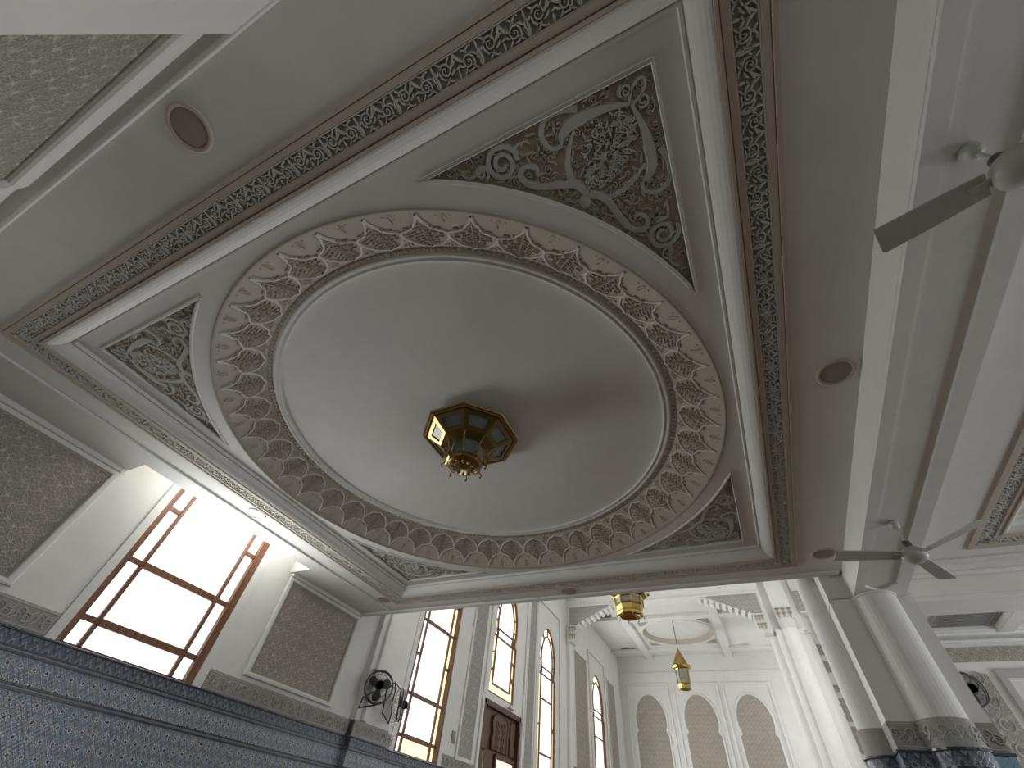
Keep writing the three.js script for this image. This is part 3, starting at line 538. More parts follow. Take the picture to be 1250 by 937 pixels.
// ---------------------------------------------------------------- beam beside the coffer, and the coffer of the next bay
{
  const b = structure('ceiling_beam', 'white longitudinal beam carrying the two ceiling fans', 'beam');
  const x0 = 1.33, x1 = 1.82, yb = 3.82;
  part(b, 'beam_body', fin([rbox(x0, x1, yb + 0.02, SY + 0.12, -6.1, SZ, 0.008)]), WHITE);
  const s = hole(rect(x0, x1, -6.06, SZ - 0.05), [[x0 + 0.09, -5.72], ...Array.from({ length: 11 }, (_, i) => { const t = i / 10; return [x0 + 0.09 + (x1 - x0 - 0.2) * t, -5.72 - 0.12 * Math.sin(Math.PI * t)]; }), [x1 - 0.11, 0.4], [x0 + 0.09, 0.4]]);
  part(b, 'beam_edging', fin(prism(s, yb, yb + 0.03)), WHITE);
}
const EC = 5.40;
{
  const c = structure('ceiling_side', 'coffered ceiling of the side bay beyond the beam', 'ceiling');
  const s = poly([[1.82, SZ], [1.82, -5.97], [EX, -5.97], [EX, SZ]]); hole(s, sq(HB, EC, CZ));
  part(c, 'soffit', fin(prism(s, SY, SY + 0.13)), WHITE);
  part(c, 'soffit_fillet', fin(rbox(2.0, EX, SY - 0.03, SY + 0.05, -5.99, -5.9, 0.012)), WHITE);
  part(c, 'band_strip', fin(squareSweep([[HB + 0.012, SY], [HB + 0.012, SY - 0.014], [HB - 0.012, SY - 0.014], [HB - 0.018, SY - 0.006], [2.893, SY - 0.006], [2.893, SY + 0.022]], EC, CZ)), TAN);
  part(c, 'band_strip', fin(squareSweep([[2.772, SY + 0.022], [2.772, SY - 0.006], [2.728, SY - 0.006], [2.728, SY - 0.014], [2.710, SY - 0.014], [2.710, SY + 0.02]], EC, CZ)), TAN);
  part(c, 'carved_ground', fin(squareSweep([[2.9, SY + 0.022], [2.765, SY + 0.022]], EC, CZ)), FIELD);
  part(c, 'cove', fin(squareSweep([[2.712, SY + 0.02], [2.708, SY - 0.004], [2.675, SY + 0.003], [2.632, SY + 0.042], [2.614, SY + 0.095], [2.592, SY + 0.088], [2.590, SY + 0.12]], EC, CZ)), WHITE);
  part(c, 'coffer_plate', fin(prism(hole(poly(sq(2.66)), circlePts(2.5)), SY + 0.12, SY + 0.165).translate(EC, 0, CZ)), WHITE);
  part(c, 'dome', fin(lathe([[2.5, SY + 0.12], [2.14, SY + 0.4], [2.02, SY + 0.4], [1.5, SY + 0.47], [0.8, SY + 0.5], [0.001, SY + 0.51]], 96).translate(EC, 0, CZ)), FRIEZE);
  const r = bandRelief(new Relief((u, v, h) => [EC - 2.832 - v, SY + 0.022 - h, CZ + u])), r2 = bandRelief(new Relief((u, v, h) => [EC + u, SY + 0.022 - h, CZ - 2.832 - v]));
  part(c, 'carved_band', r.build(), CARVE); part(c, 'carved_band', r2.build(), CARVE);
}

// ---------------------------------------------------------------- pillars
const clover = (x0, x1, z0, z1, r, grow = 0, faces = 'swe', xs, zs) => {      // plan of a square pier with half-round columns on its faces
  x0 -= grow; x1 += grow; z0 -= grow; z1 += grow; r += grow;
  const cx = xs ?? (x0 + x1) / 2, cz = zs ?? (z0 + z1) / 2, p = [], bow = (ox, oz, a0) => { for (let i = 0; i <= 16; i++) { const a = a0 + Math.PI * i / 16; p.push([ox + r * Math.cos(a), oz + r * Math.sin(a)]); } };
  p.push([x1, z1]); if (faces.includes('s')) bow(cx, z1, 0); p.push([x0, z1]);
  if (faces.includes('w')) bow(x0, cz, Math.PI / 2); p.push([x0, z0], [x1, z0]);
  if (faces.includes('e')) bow(x1, cz, -Math.PI / 2);
  return poly(p);
};
{
  const p = thing('pillar', 'white pier with half-round columns, carved grey frieze and mosaic base beside the beam', 'pillar');
  const Z0 = -7.1, Z1 = -6.06, X0 = 1.09, X1 = 1.87, c = 1.525, zc = -6.55;
  part(p, 'shaft', fin(prism(clover(X0, X1, Z0, Z1, 0.2, 0, 'sw', c, zc), 2.70, 3.84)), WHITE);
  part(p, 'shaft_head', fin(prism(clover(X0, X1, Z0, Z1, 0.2, 0, 'w', c, zc), 3.83, 5.3)), WHITE);
  part(p, 'column_necking', fin(prism(clover(X0, X1, Z0, Z1, 0.2, 0.008, 's', c, zc), 3.80, 3.83)), WHITE);
  const band = part(p, 'carved_frieze', fin(prism(clover(X0, X1, Z0, Z1, 0.2, 0.01, 'sw', c, zc), 2.51, 2.72)), STUCCO);
  part(p, 'mosaic_base', fin(prism(clover(X0, X1, Z0, Z1, 0.2, 0.015, 'sw', c, zc), 0, 2.40)), MOSAIC);
  part(p, 'mosaic_border', fin(prism(clover(X0, X1, Z0, Z1, 0.2, 0.016, 'sw', c, zc), 2.40, 2.50)), CHEVRON);
  part(p, 'dado_capping', fin(prism(clover(X0, X1, Z0, Z1, 0.2, 0.03, 'sw', c, zc), 2.495, 2.512)), DARKTILE);
  for (const v of [2.375, 2.34]) part(p, 'dark_tile_line', fin(prism(clover(X0, X1, Z0, Z1, 0.2, 0.024, 'sw', c, zc), v, v + 0.015)), DARKTILE);
  part(p, 'blue_mosaic', fin(box(X1 - 0.17, X1 + 0.016, 2.2, 2.49, Z1 + 0.015, Z1 + 0.022)), BLUETILE, 'bright blue glazed mosaic');
  // carved S-scrolls that follow the south face and its column
  const rl = new Relief((u, v, h) => {                 // u runs along the plan from the south-west corner
    const L1 = c - 0.2 - X0, L2 = Math.PI * 0.2, g = 0.012 + h;
    if (u < L1) return [X0 + u, v, Z1 + g];
    if (u < L1 + L2) { const a = Math.PI - (u - L1) / 0.2; return [c + (0.2 + g) * Math.cos(a), v, Z1 + (0.2 + g) * Math.sin(a)]; }
    return [c + 0.2 + (u - L1 - L2), v, Z1 + g];
  }), total = X1 - X0 - 0.4 + Math.PI * 0.2;
  for (let i = 0; i < 9; i++) { const u = (i + 0.5) * total / 9; rl.spiral(u - 0.03, 2.635, 0.045, 0.012, 1.3, -1.2, 0.008, 0.012, 12).spiral(u + 0.03, 2.60, 0.04, 0.012, -1.3, 1.9, 0.008, 0.012, 12).leaf(u + 0.05, 2.56, 1.1, 0.1, 0.01, 0.012, -0.8, 4); }
  rl.ribbon(Array.from({ length: 40 }, (_, i) => [i / 39 * total, 2.70]), 0.006, 0.006).ribbon(Array.from({ length: 40 }, (_, i) => [i / 39 * total, 2.535]), 0.006, 0.006);
  part(band, 'frieze_relief', rl.build(), STUCCO2);
}
const ARZ = -17;
function capital(r, x0, x1, y0, y1, z) {
  const w = x1 - x0;
  for (let j = 0; j < 2; j++) for (let i = 0; i < 3; i++) {
    const x = x0 + (i + 0.5) * w / 3, y = y0 + (j + 0.35) * (y1 - y0) / 2;
    r.spiral(x - w * 0.07, y + 0.1, w * 0.07, 0.01, 1.2, -1, 0.018, 0.03, 10).spiral(x + w * 0.07, y + 0.1, w * 0.07, 0.01, -1.2, 4.1, 0.018, 0.03, 10).leaf(x, y - 0.05, Math.PI / 2, 0.2, 0.03, 0.03, 0, 5);
  }
}
{
  const p = thing('pillar', 'tall white clustered pillar with carved grey capitals under the cusped arch', 'pillar');
  const X0 = 1.2, X1 = 2.0, Z0 = ARZ - 0.85, Z1 = ARZ, c = 1.62, zc = ARZ - 0.42;
  part(p, 'shaft', fin(prism(clover(X0, X1, Z0, Z1, 0.22, 0, 'swe', c, zc), 2.5, 7.08)), WHITE);
  part(p, 'mosaic_base', fin(prism(clover(X0, X1, Z0, Z1, 0.22, 0.015, 'swe', c, zc), 0, 2.5)), MOSAIC);
  part(p, 'pier_head', fin(box(X0 - 0.1, X1 + 0.1, 7.05, TOP, Z0, Z1 - 0.1)), WHITE);
  part(p, 'impost_block', fin(rbox(c - 0.27, c + 0.27, 7.66, TOP, Z1 - 0.12, Z1 + 0.12, 0.01)), WHITE);
  const cap = part(p, 'capital', fin(prism(poly([[c - 0.26, Z1 - 0.1], [c + 0.26, Z1 - 0.1], [c + 0.26, Z1 + 0.2], [c - 0.26, Z1 + 0.2]]), 7.34, 7.66)), CARVE);
  part(cap, 'capital_neck', fin(new THREE.CylinderGeometry(0.27, 0.225, 0.28, 24).translate(c, 7.2, Z1)), CARVE);
  for (const [sx, a, b] of [[-1, X0 - 0.22, X0], [1, X1, X1 + 0.22]]) part(p, 'capital', fin(box(a, b, 7.0, 7.55, zc - 0.24, zc + 0.24)), CARVE);
  const r = new Relief((u, v, h) => [u, v, Z1 + 0.2 + h]); capital(r, c - 0.26, c + 0.26, 7.34, 7.62, 0); 
  part(cap, 'capital_carving', r.build(), FRIEZE2);
}

// ---------------------------------------------------------------- cusped arch of the far bay
{
  const a = structure('trim_1', 'white cusped arch with carved grey spandrels across the far hall', 'arch');
  const M = MN(ARZ), xl = WX, xr = 1.12;
  part(a, 'lintel', fin([box(xl, xr, 8.28, TOP, -0.4, 0), rbox(xl, xr, 8.27, 8.34, -0.42, 0.03, 0.01), rbox(xl, xr, 8.56, 8.62, -0.4, 0.03, 0.01)], M), WHITE);
  const curve = (x, y0, dx, dy, n) => Array.from({ length: n * 8 + 1 }, (_, i) => { const t = i / (n * 8), q = t * Math.PI / 2, c = (i % 8) / 8; return [x + dx * t, y0 + dy * (0.75 * t + 0.25 * Math.sin(q)) - 0.03 * Math.sin(Math.PI * c)]; });
  for (const [x, dir, L] of [[xl + 0.12, 1, 2.0], [xr - 0.1, -1, 2.0]]) {
    const e = curve(x + dir * 0.3, 7.58, dir * (L - 0.3), 0.68, 9), s = poly([[x - dir * 0.1, 7.58], ...e, [x + dir * L, 8.3], [x - dir * 0.1, 8.3]]);
    part(a, 'spandrel_wall', fin(extrude(s, -0.38, -0.01), M), WHITE);
    const e2 = curve(x + dir * 0.42, 7.62, dir * (L - 0.75), 0.62, 9).map(([u, v]) => [u, v + 0.02]);
    part(a, 'carved_spandrel', fin(extrude(poly([[x + dir * 0.02, 7.62], ...e2, [x + dir * 0.02, 8.24]]), -0.02, 0.02), M), GREYPANEL, 'carved grey infill');
    for (let k = 0; k < 9; k++) {                       // white cusps along the arch edge
      const i = k * 8 + 4, [u, v] = e[i], [u2, v2] = e[i + 3], ang = Math.atan2(v2 - v, (u2 - u));
      part(a, 'cusp', fin(rbox(-0.06, 0.06, -0.05, 0.06, -0.36, 0.05, 0.02).rotateZ(ang).translate(u, v, 0), M), WHITE);
    }
    const o = new Relief((u, v, h) => V(u, v, 0.1 + h).applyMatrix4(M).toArray());
    part(a, 'corbel', fin(extrude(poly([[x - dir * 0.1, 6.95], [x + dir * 0.14, 7.0], [x + dir * 0.32, 7.35], [x + dir * 0.36, 7.58], [x - dir * 0.1, 7.58]]), -0.4, 0.1), M), CARVE, 'carved grey corbel');
    capital(o, Math.min(x, x + dir * 0.3), Math.max(x, x + dir * 0.3), 7.05, 7.55);
    part(a, 'corbel_carving', o.build(), FRIEZE2);
  }
  part(a, 'wall_pier', fin(box(xl, xl + 0.14, 0, 8.3, -0.4, 0.02), M), WHITE);
  // beginning of the next arch, east of the pillar
  part(a, 'side_lintel', fin([box(2.1, 2.95, 8.28, TOP, -0.4, 0), box(2.1, 2.95, 7.55, 8.3, -0.38, -0.01)], M), WHITE);
  part(a, 'carved_spandrel', fin(extrude(poly([[2.12, 7.6], [2.26, 7.6], [2.4, 7.75], [2.6, 8.0], [2.8, 8.22], [2.12, 8.22]]), -0.01, 0.03), M), GREYPANEL);
}

// ---------------------------------------------------------------- far bay: ceiling, end wall
{
  const c = structure('ceiling_far', 'white beamed ceiling of the far bay with a round recess', 'ceiling'), y = 8.72, zc = -21.85, xc = -2.42, R = 1.55;
  const s = hole(rect(WX, 3.0, NZ, ARZ - 0.3), circlePts(R, 96, xc, zc));
  for (const [x, z] of [[-5.2, -23.9], [0.2, -24.1], [-5.2, -19.3], [0.25, -19.4]]) hole(s, circlePts(0.42, 40, x, z));
  part(c, 'plaster', fin(prism(s, y, y + 0.1)), WHITE);
  part(c, 'round_recess', fin(lathe([[R + 0.02, y + 0.01], [R - 0.02, y - 0.02], [R - 0.06, y + 0.03], [R - 0.15, y + 0.3], [R - 0.5, y + 0.42], [R - 0.55, y + 0.40], [R - 0.6, y + 0.43], [0.5, y + 0.5], [0.001, y + 0.52]], 80).translate(xc, 0, zc)), FRIEZE, 'carved round recess');
  part(c, 'recess_ring', fin(new THREE.TorusGeometry(R + 0.03, 0.035, 8, 80).rotateX(Math.PI / 2).translate(xc, y, zc)), WHITE);
  for (const [x, z] of [[-5.2, -23.9], [0.2, -24.1], [-5.2, -19.3], [0.25, -19.4]]) part(c, 'small_recess', fin(lathe([[0.42, y + 0.01], [0.36, y + 0.12], [0.2, y + 0.17], [0.001, y + 0.18]], 40).translate(x, 0, z)), FRIEZE2, 'small carved dished recess');
  for (const x of [-4.36, -0.62]) part(c, 'beam', fin(rbox(x - 0.17, x + 0.17, y - 0.16, y + 0.02, NZ, ARZ - 0.3, 0.015)), WHITE);
  for (const z of [-19.75, -23.95, -17.75]) part(c, 'beam', fin(rbox(WX, 1.3, y - 0.13, y + 0.02, z - 0.17, z + 0.17, 0.015)), WHITE);
  for (const [sx, sz] of [[-1, -1], [1, -1], [-1, 1], [1, 1]]) part(c, 'corner_panel', fin(prism(poly([[xc + sx * 1.5, zc + sz * 1.5], [xc + sx * 1.5, zc + sz * 1.02], [xc + sx * 1.26, zc + sz * 1.18], [xc + sx * 1.02, zc + sz * 1.5]]), y - 0.015, y + 0.01)), GREYPANEL);
}
{
  const w = structure('wall_north', 'white end wall with three keyhole-arched sand-coloured panels', 'wall'), M = MN(NZ);
  part(w, 'plaster', fin(box(WX - 0.3, EX + 0.3, -0.1, TOP, -0.3, 0), M), WHITE);
  part(w, 'mosaic_dado', fin(box(WX, 2.95, 0, 2.5, 0, 0.03), M), MOSAIC);
  part(w, 'carved_frieze', fin(rbox(WX, 2.95, 2.5, 2.7, 0, 0.025, 0.004), M), STUCCO);
  part(w, 'cornice_line', fin(rbox(WX, 3.0, 7.95, 8.0, 0, 0.05, 0.015), M), WHITE);
  for (const x of [-4.72, -2.47, -0.25]) {
    part(w, 'arched_panel', fin(extrude(poly(keyhole(x, 0.72, 2.9, 5.72, 7.06, 0.09)), -0.02, 0.025), M), PANEL);
    const r = new Relief((u, v, h) => V(u, v, h).applyMatrix4(M).toArray()); r.ribbon(keyhole(x, 0.76, 2.86, 5.72, 7.12, 0.09), 0.05, 0.05);
    part(w, 'arch_moulding', r.build(), WHITE);
    part(w, 'panel_surround', fin(extrude(hole(rect(x - 1.04, x + 1.04, 2.72, 7.55), [[x - 0.94, 2.8], [x + 0.94, 2.8], [x + 0.94, 7.45], [x - 0.94, 7.45]]), 0, 0.05, 0.012), M), WHITE);
  }
}

const MA = basis([0, 0, 1], [-1, 0, 0], [2.95, 0, 0]), AISLEWIN = [[-16.2, -12.6], [-24.2, -21.2]];
for (const [a, b] of AISLEWIN) rectWindow(MA, a, b, 3.0, 8.0, [3.3, 5.4, 7.7], [3.3, 5.4, 7.7], a > -20 ? 'broad timber window in the aisle wall before the cusped arch' : 'broad timber window in the aisle wall beyond the cusped arch', LIGHT.aisle, PANEWHITE);
// ---------------------------------------------------------------- aisle wall with stacked carved panels, seen past the near pillar
{
  const w = structure('wall_aisle', 'white aisle wall with a column of carved grey panels', 'wall');
  const as = rect(NZ, -11.1, -0.05, TOP); for (const [a, b] of AISLEWIN) hole(as, [[a, 3.0], [b, 3.0], [b, 8.0], [a, 8.0]]);
  part(w, 'plaster', fin(extrude(as, -0.25, 0), MA), WHITE);
  part(w, 'pilaster', fin(box(2.3, 2.95, 0, TOP, -20.4, -20.0)), WHITE);
  part(w, 'mosaic_dado', fin(box(NZ, -11.1, 0, 2.5, 0, 0.03), MA), MOSAIC);
  const M = MN(-20);
  for (const [y0, y1, m] of [[7.16, 7.5, GREYPANEL], [6.63, 6.96, GREYPANEL], [6.06, 6.26, GREYPANEL], [5.27, 5.89, GREYPANEL], [4.49, 5.14, PANEL], [3.9, 4.35, GREYPANEL]]) {
    part(w, 'carved_panel', fin(rbox(2.45, 2.92, y0, y1, 0, 0.03, 0.006), M), m);
    const r = new Relief((u, v, h) => V(u, v, 0.03 + h).applyMatrix4(M).toArray()), k = Math.min(0.13, (y1 - y0) * 0.36);
    r.spiral(2.68, (y0 + y1) / 2, k, k, 1, 0, 0.018, 0.02, 20).dot(2.68, (y0 + y1) / 2, k * 0.4, 0.02, 8);
    part(w, 'rosette', r.build(), STUCCO2);
  }
}
// ---------------------------------------------------------------- side hall beyond the near pillar
{
  const w = structure('wall_side', 'cream wall of the side hall with carved sand-coloured frieze and framed panel', 'wall'), M = MN(-11);
  part(w, 'plaster', fin(box(2.95, EX, -0.1, 5.1, -0.25, 0), M), WHITE);
  part(w, 'mosaic_dado', fin(box(2.95, EX, 0, 2.5, 0, 0.05), M), MOSAIC);
  part(w, 'cornice', fin([rbox(2.95, EX, 4.86, 5.02, 0, 0.14, 0.03), rbox(2.95, EX, 4.76, 4.82, 0, 0.06, 0.02)], M), WHITE);
  part(w, 'carved_frieze', fin(box(2.95, EX, 4.48, 4.70, 0, 0.025), M), PANEL);
  part(w, 'carved_strip', fin(rbox(3.42, 3.74, 0.8, 4.30, 0, 0.03, 0.006), M), PANEL);
  const r = new Relief((u, v, h) => V(u, v, 0.03 + h).applyMatrix4(M).toArray());
  for (let i = 0; i < 8; i++) r.spiral(3.58, 2.0 + i * 0.32, 0.09, 0.09, 1, 0, 0.012, 0.012, 18).spiral(3.58, 2.0 + i * 0.32, 0.05, 0.01, 1.5, 0, 0.008, 0.012, 12);
  part(w, 'strip_relief', r.build(), STUCCO2);
  part(w, 'panel_surround', fin(extrude(hole(rect(3.86, 5.6, 0.8, 4.36), [[3.98, 0.9], [5.48, 0.9], [5.48, 4.24], [3.98, 4.24]]), 0, 0.05, 0.015), M), STUCCO2);
  part(w, 'carved_panel', fin(box(4.15, 5.3, 1.1, 4.08, 0, 0.03), M), PANEL);
  const c = structure('ceiling_hall', 'white ceiling of the side hall with stepped lintel and beams', 'ceiling');
  part(c, 'plaster', fin(box(2.2, EX, 5.0, 5.1, -11.25, -8.3)), WHITE);
  part(c, 'lintel', fin([box(2.2, EX, 4.45, 5.6, -8.5, -8.0), rbox(2.2, EX, 4.74, 4.80, -8.02, -7.94, 0.02), rbox(2.2, EX, 4.92, 5.0, -8.02, -7.92, 0.02), rbox(2.2, EX, 4.43, 4.50, -8.55, -7.97, 0.02)]), WHITE);
  part(c, 'hall_roof', fin(box(2.2, EX, 5.55, 5.65, -8.3, -6.3)), WHITE);
  for (const x of [4.35, 4.95, 5.6]) part(c, 'beam', fin(rbox(x - 0.12, x + 0.12, 4.88, 5.02, -11, -8.4, 0.02)), WHITE);
  part(c, 'beam', fin(rbox(2.9, EX, 4.90, 5.02, -11, -10.8, 0.02)), WHITE);
}
{
  const g = thing('ceiling_vent', 'dark grey rectangular air vent in the side hall ceiling', 'vent');
  part(g, 'vent_frame', fin(extrude(hole(rect(3.3, 4.15, 9.75, 10.75), [[3.36, 9.81], [4.09, 9.81], [4.09, 10.69], [3.36, 10.69]]), 0, 0.04).rotateX(-Math.PI / 2).translate(0, 4.96, 0)), GRILLE);
  for (let i = 0; i < 11; i++) part(g, 'slat', fin(box(3.36, 4.09, 4.965, 4.985, -10.66 + i * 0.08, -10.61 + i * 0.08)), GRILLE);
  part(g, 'vent_back', fin(box(3.36, 4.09, 4.988, 4.996, -10.69, -9.81)), GRILLE);
}

// ---------------------------------------------------------------- ceiling speakers
{
  const r = fin(lathe([[0.128, 0.012], [0.128, 0], [0.118, -0.008], [0.104, -0.006], [0.1, 0.002]], 40)), gr = fin(lathe([[0.102, 0.0], [0.07, -0.006], [0.001, -0.009]], 40));
  const put = (x, z, where, rimMat = SPEAKER) => { const s = thing('ceiling_speaker', 'round brown-grey ceiling speaker ' + where, 'speaker', 'round speakers in the soffit'); s.position.set(x, SY - 0.006, z); part(s, 'rim', r, rimMat === WHITE ? WHITE : TAN); part(s, 'grille', gr, rimMat); };
  put(-2.04, 0.50, 'in the dark soffit by the south wall panel');
  put(1.17, -2.62, 'beside the beam that carries the fans');
  put(-5.14, -5.45, 'at the soffit corner above the wall fans');
  put(1.14, -5.45, 'at the soffit corner beside the near pillar');
  put(-2.02, -5.78, 'at the soffit edge before the far hall');
  put(-5.16, -2.73, 'in the bright soffit above the large window', WHITE);
}

// ---------------------------------------------------------------- lanterns
{
  // eight-sided brass lantern close under the dome
  const l = thing('octagonal_lantern', 'octagonal brass lantern with sloping green glass hanging under the shallow dome', 'lantern');
  l.position.set(CX, 4.5, CZ);
  const oct = (r, y, k) => { const a = (k + 0.5) * Math.PI / 4; return [r * Math.cos(a), y, r * Math.sin(a)]; };
  const ring = (profile) => { const q = []; for (let k = 0; k < 8; k++) for (let i = 0; i + 1 < profile.length; i++) q.push([oct(...profile[i], k), oct(...profile[i], k + 1), oct(...profile[i + 1], k + 1), oct(...profile[i + 1], k)]); return quads(q); };
  part(l, 'stem', fin(new THREE.CylinderGeometry(0.03, 0.03, 0.14, 16).translate(0, 0.06, 0)), OLDBRASS);
  part(l, 'rim', fin(ring([[0.36, 0.03], [0.53, 0.02], [0.54, 0.008], [0.53, -0.006], [0.51, -0.006], [0.505, -0.02], [0.49, -0.02], [0.485, -0.008], [0.46, -0.01], [0.46, 0.01]])), OLDBRASS);
  part(l, 'cover', fin(ring([[0.53, 0.02], [0.02, 0.04]])), OLDBRASS);
  const lerp = (a, b, t) => a.map((v, i) => v + (b[i] - v) * t);
  for (let k = 0; k < 8; k++) {
    const A = oct(0.475, -0.008, k), B = oct(0.475, -0.008, k + 1), C = oct(0.29, -0.13, k + 1), E2 = oct(0.29, -0.13, k);
    const P = (s, t, d = 0) => { const m = lerp(lerp(A, B, s), lerp(E2, C, s), t); return [m[0], m[1] - d, m[2]]; };
    const gp = part(l, 'glass_panel', quadsUV([P(0.02, 0.02, -0.004), P(0.98, 0.02, -0.004), P(0.98, 0.98, -0.004), P(0.02, 0.98, -0.004)]), GREENGLASS, 'sloping green glass');
    const fr = []; for (const [s0, s1, t0, t1] of [[0, 1, 0, 0.2], [0, 1, 0.78, 1], [0, 0.16, 0.2, 0.78], [0.84, 1, 0.2, 0.78]]) { const T = [P(s0, t0), P(s1, t0), P(s1, t1), P(s0, t1)], Bt = [P(s0, t0, 0.012), P(s1, t0, 0.012), P(s1, t1, 0.012), P(s0, t1, 0.012)]; fr.push(Bt, [T[0], T[1], Bt[1], Bt[0]], [T[1], T[2], Bt[2], Bt[1]], [T[2], T[3], Bt[3], Bt[2]], [T[3], T[0], Bt[0], Bt[3]]); }
    part(gp, 'panel_frame', fin(quads(fr)), OLDBRASS);
    // twisted strap from the skirt to the basket
    const s0 = oct(0.29, -0.135, k), s1 = oct(0.23, -0.21, k), s2 = oct(0.20, -0.30, k), s3 = oct(0.205, -0.355, k);
    const st = [tube([s0, s1, s2, s3], 0.008, 14, 6)];
    for (let i = 0; i < 7; i++) { const q = new THREE.CatmullRomCurve3([s0, s1, s2, s3].map((v) => V(...v))).getPoint((i + 0.5) / 7); st.push(new THREE.SphereGeometry(0.013, 8, 6).translate(q.x, q.y, q.z)); }
    part(l, 'strap', fin(st), OLDBRASS);
    const f0 = oct(0.2, -0.36, k), f1 = oct(0.235, -0.375, k), f2 = oct(0.225, -0.41, k);
    part(l, 'finial', fin([tube([f0, f1, f2], 0.007, 8, 6), new THREE.SphereGeometry(0.012, 8, 6).translate(...f2)]), OLDBRASS);
    const g0 = oct(0.172, -0.16, k), g1 = oct(0.172, -0.16, k + 1);
    part(l, 'basket_glass', quadsUV([g0, g1, oct(0.172, -0.34, k + 1), oct(0.172, -0.34, k)]), GREENGLASS);
  }
  part(l, 'inner_ring', fin(ring([[0.30, -0.125], [0.30, -0.145], [0.17, -0.16], [0.17, -0.14]])), OLDBRASS);
  part(l, 'basket_ring', fin(ring([[0.176, -0.33], [0.196, -0.34], [0.2, -0.37], [0.185, -0.385], [0.165, -0.385], [0.16, -0.37]])), BRASS);
  const bs = [lathe([[0.17, -0.378], [0.15, -0.40], [0.09, -0.415], [0.04, -0.425], [0.001, -0.43]], 32)];
  for (let k = 0; k < 12; k++) { const a = k / 12 * 2 * Math.PI; bs.push(new THREE.SphereGeometry(0.022, 8, 6).scale(1.4, 0.6, 0.8).rotateY(-a).translate(0.11 * Math.cos(a), -0.412, 0.11 * Math.sin(a))); }
  part(l, 'rosette_base', fin(bs), OLDBRASS);
}
function quadsUV(c) { return fin(quads([c])); }
function hallLantern(name, label, x, y, z, ceilingY, scale, g = 0.68) {           // y = underside; tall brass and glass lantern on a rod
  const l = thing(name, label, 'lantern', null); l.position.set(x, y, z); l.scale.setScalar(scale);
  const oct = (r, yy, k) => { const a = (k + 0.5) * Math.PI / 4; return [r * Math.cos(a), yy, r * Math.sin(a)]; };
  const ring = (profile) => { const q = []; for (let k = 0; k < 8; k++) for (let i = 0; i + 1 < profile.length; i++) q.push([oct(...profile[i], k), oct(...profile[i], k + 1), oct(...profile[i + 1], k + 1), oct(...profile[i + 1], k)]); return quads(q); };
  part(l, 'base_cup', fin(ring([[0.001, 0.06], [0.10, 0.05], [0.2, 0.0], [0.24, 0.02], [0.25, 0.06], [0.235, 0.09], [0.25, 0.17], [0.27, 0.19], [0.26, 0.21]])), BRASS);
  for (let k = 0; k < 8; k++) {
    const gp = part(l, 'glass_panel', quadsUV([oct(0.245, 0.2, k), oct(0.245, 0.2, k + 1), oct(0.255, g, k + 1), oct(0.255, g, k)]), LAMPGLASS, 'frosted glass pane');
    part(gp, 'upright', fin(rod(oct(0.255, 0.18, k), oct(0.265, g + 0.02, k), 0.018, 8)), BRASS);
    const a = oct(0.25, 0.02, k); part(l, 'pendant_bead', fin([new THREE.SphereGeometry(0.016, 8, 6).translate(a[0], a[1] - 0.02, a[2]), rod(a, [a[0], a[1] - 0.05, a[2]], 0.006, 6)]), BRASS);
    const A = oct(0.252, 0.2, k), B = oct(0.252, 0.2, k + 1), m = [(A[0] + B[0]) / 2, 0.34, (A[2] + B[2]) / 2];
    part(gp, 'pointed_arch', fin(tube([A, [A[0] * 0.75 + m[0] * 0.25, 0.3, A[2] * 0.75 + m[2] * 0.25], m, [B[0] * 0.75 + m[0] * 0.25, 0.3, B[2] * 0.75 + m[2] * 0.25], B], 0.01, 14, 5)), BRASS);
  }
  const collar = part(l, 'collar', fin(ring([[0.26, g - 0.01], [0.28, g + 0.02], [0.35, g + 0.06], [0.385, g + 0.12], [0.37, g + 0.16], [0.32, g + 0.18], [0.30, g + 0.22]])), BRASS);
  for (let k = 0; k < 8; k++) { const p = oct(0.385, g + 0.12, k); part(collar, 'collar_knob', fin(new THREE.SphereGeometry(0.03, 8, 6).translate(...p)), BRASS); }
  part(l, 'crown', fin(ring([[0.31, g + 0.2], [0.25, g + 0.34], [0.17, g + 0.5], [0.08, g + 0.66], [0.05, g + 0.7], [0.06, g + 0.74], [0.02, g + 0.8]])), BRASS);
  part(l, 'rod', fin(new THREE.CylinderGeometry(0.018, 0.018, (ceilingY - y) / scale - g - 0.77, 10).translate(0, g + 0.77 + ((ceilingY - y) / scale - g - 0.77) / 2, 0)), OLDBRASS);
  part(l, 'ceiling_rose', fin(new THREE.CylinderGeometry(0.1, 0.05, 0.06, 20).translate(0, (ceilingY - y) / scale - 0.03, 0)), OLDBRASS);
  return l;
}
hallLantern('hall_lantern', 'tall brass lantern hanging below the round recess of the far bay', -2.44, 6.36, -20.9, 9.2, 0.98);
hallLantern('hall_lantern', 'tall brass lantern cut off by the soffit edge before the far hall', -1.84, 4.86, -9.0, TOP, 1.08, 0.31);

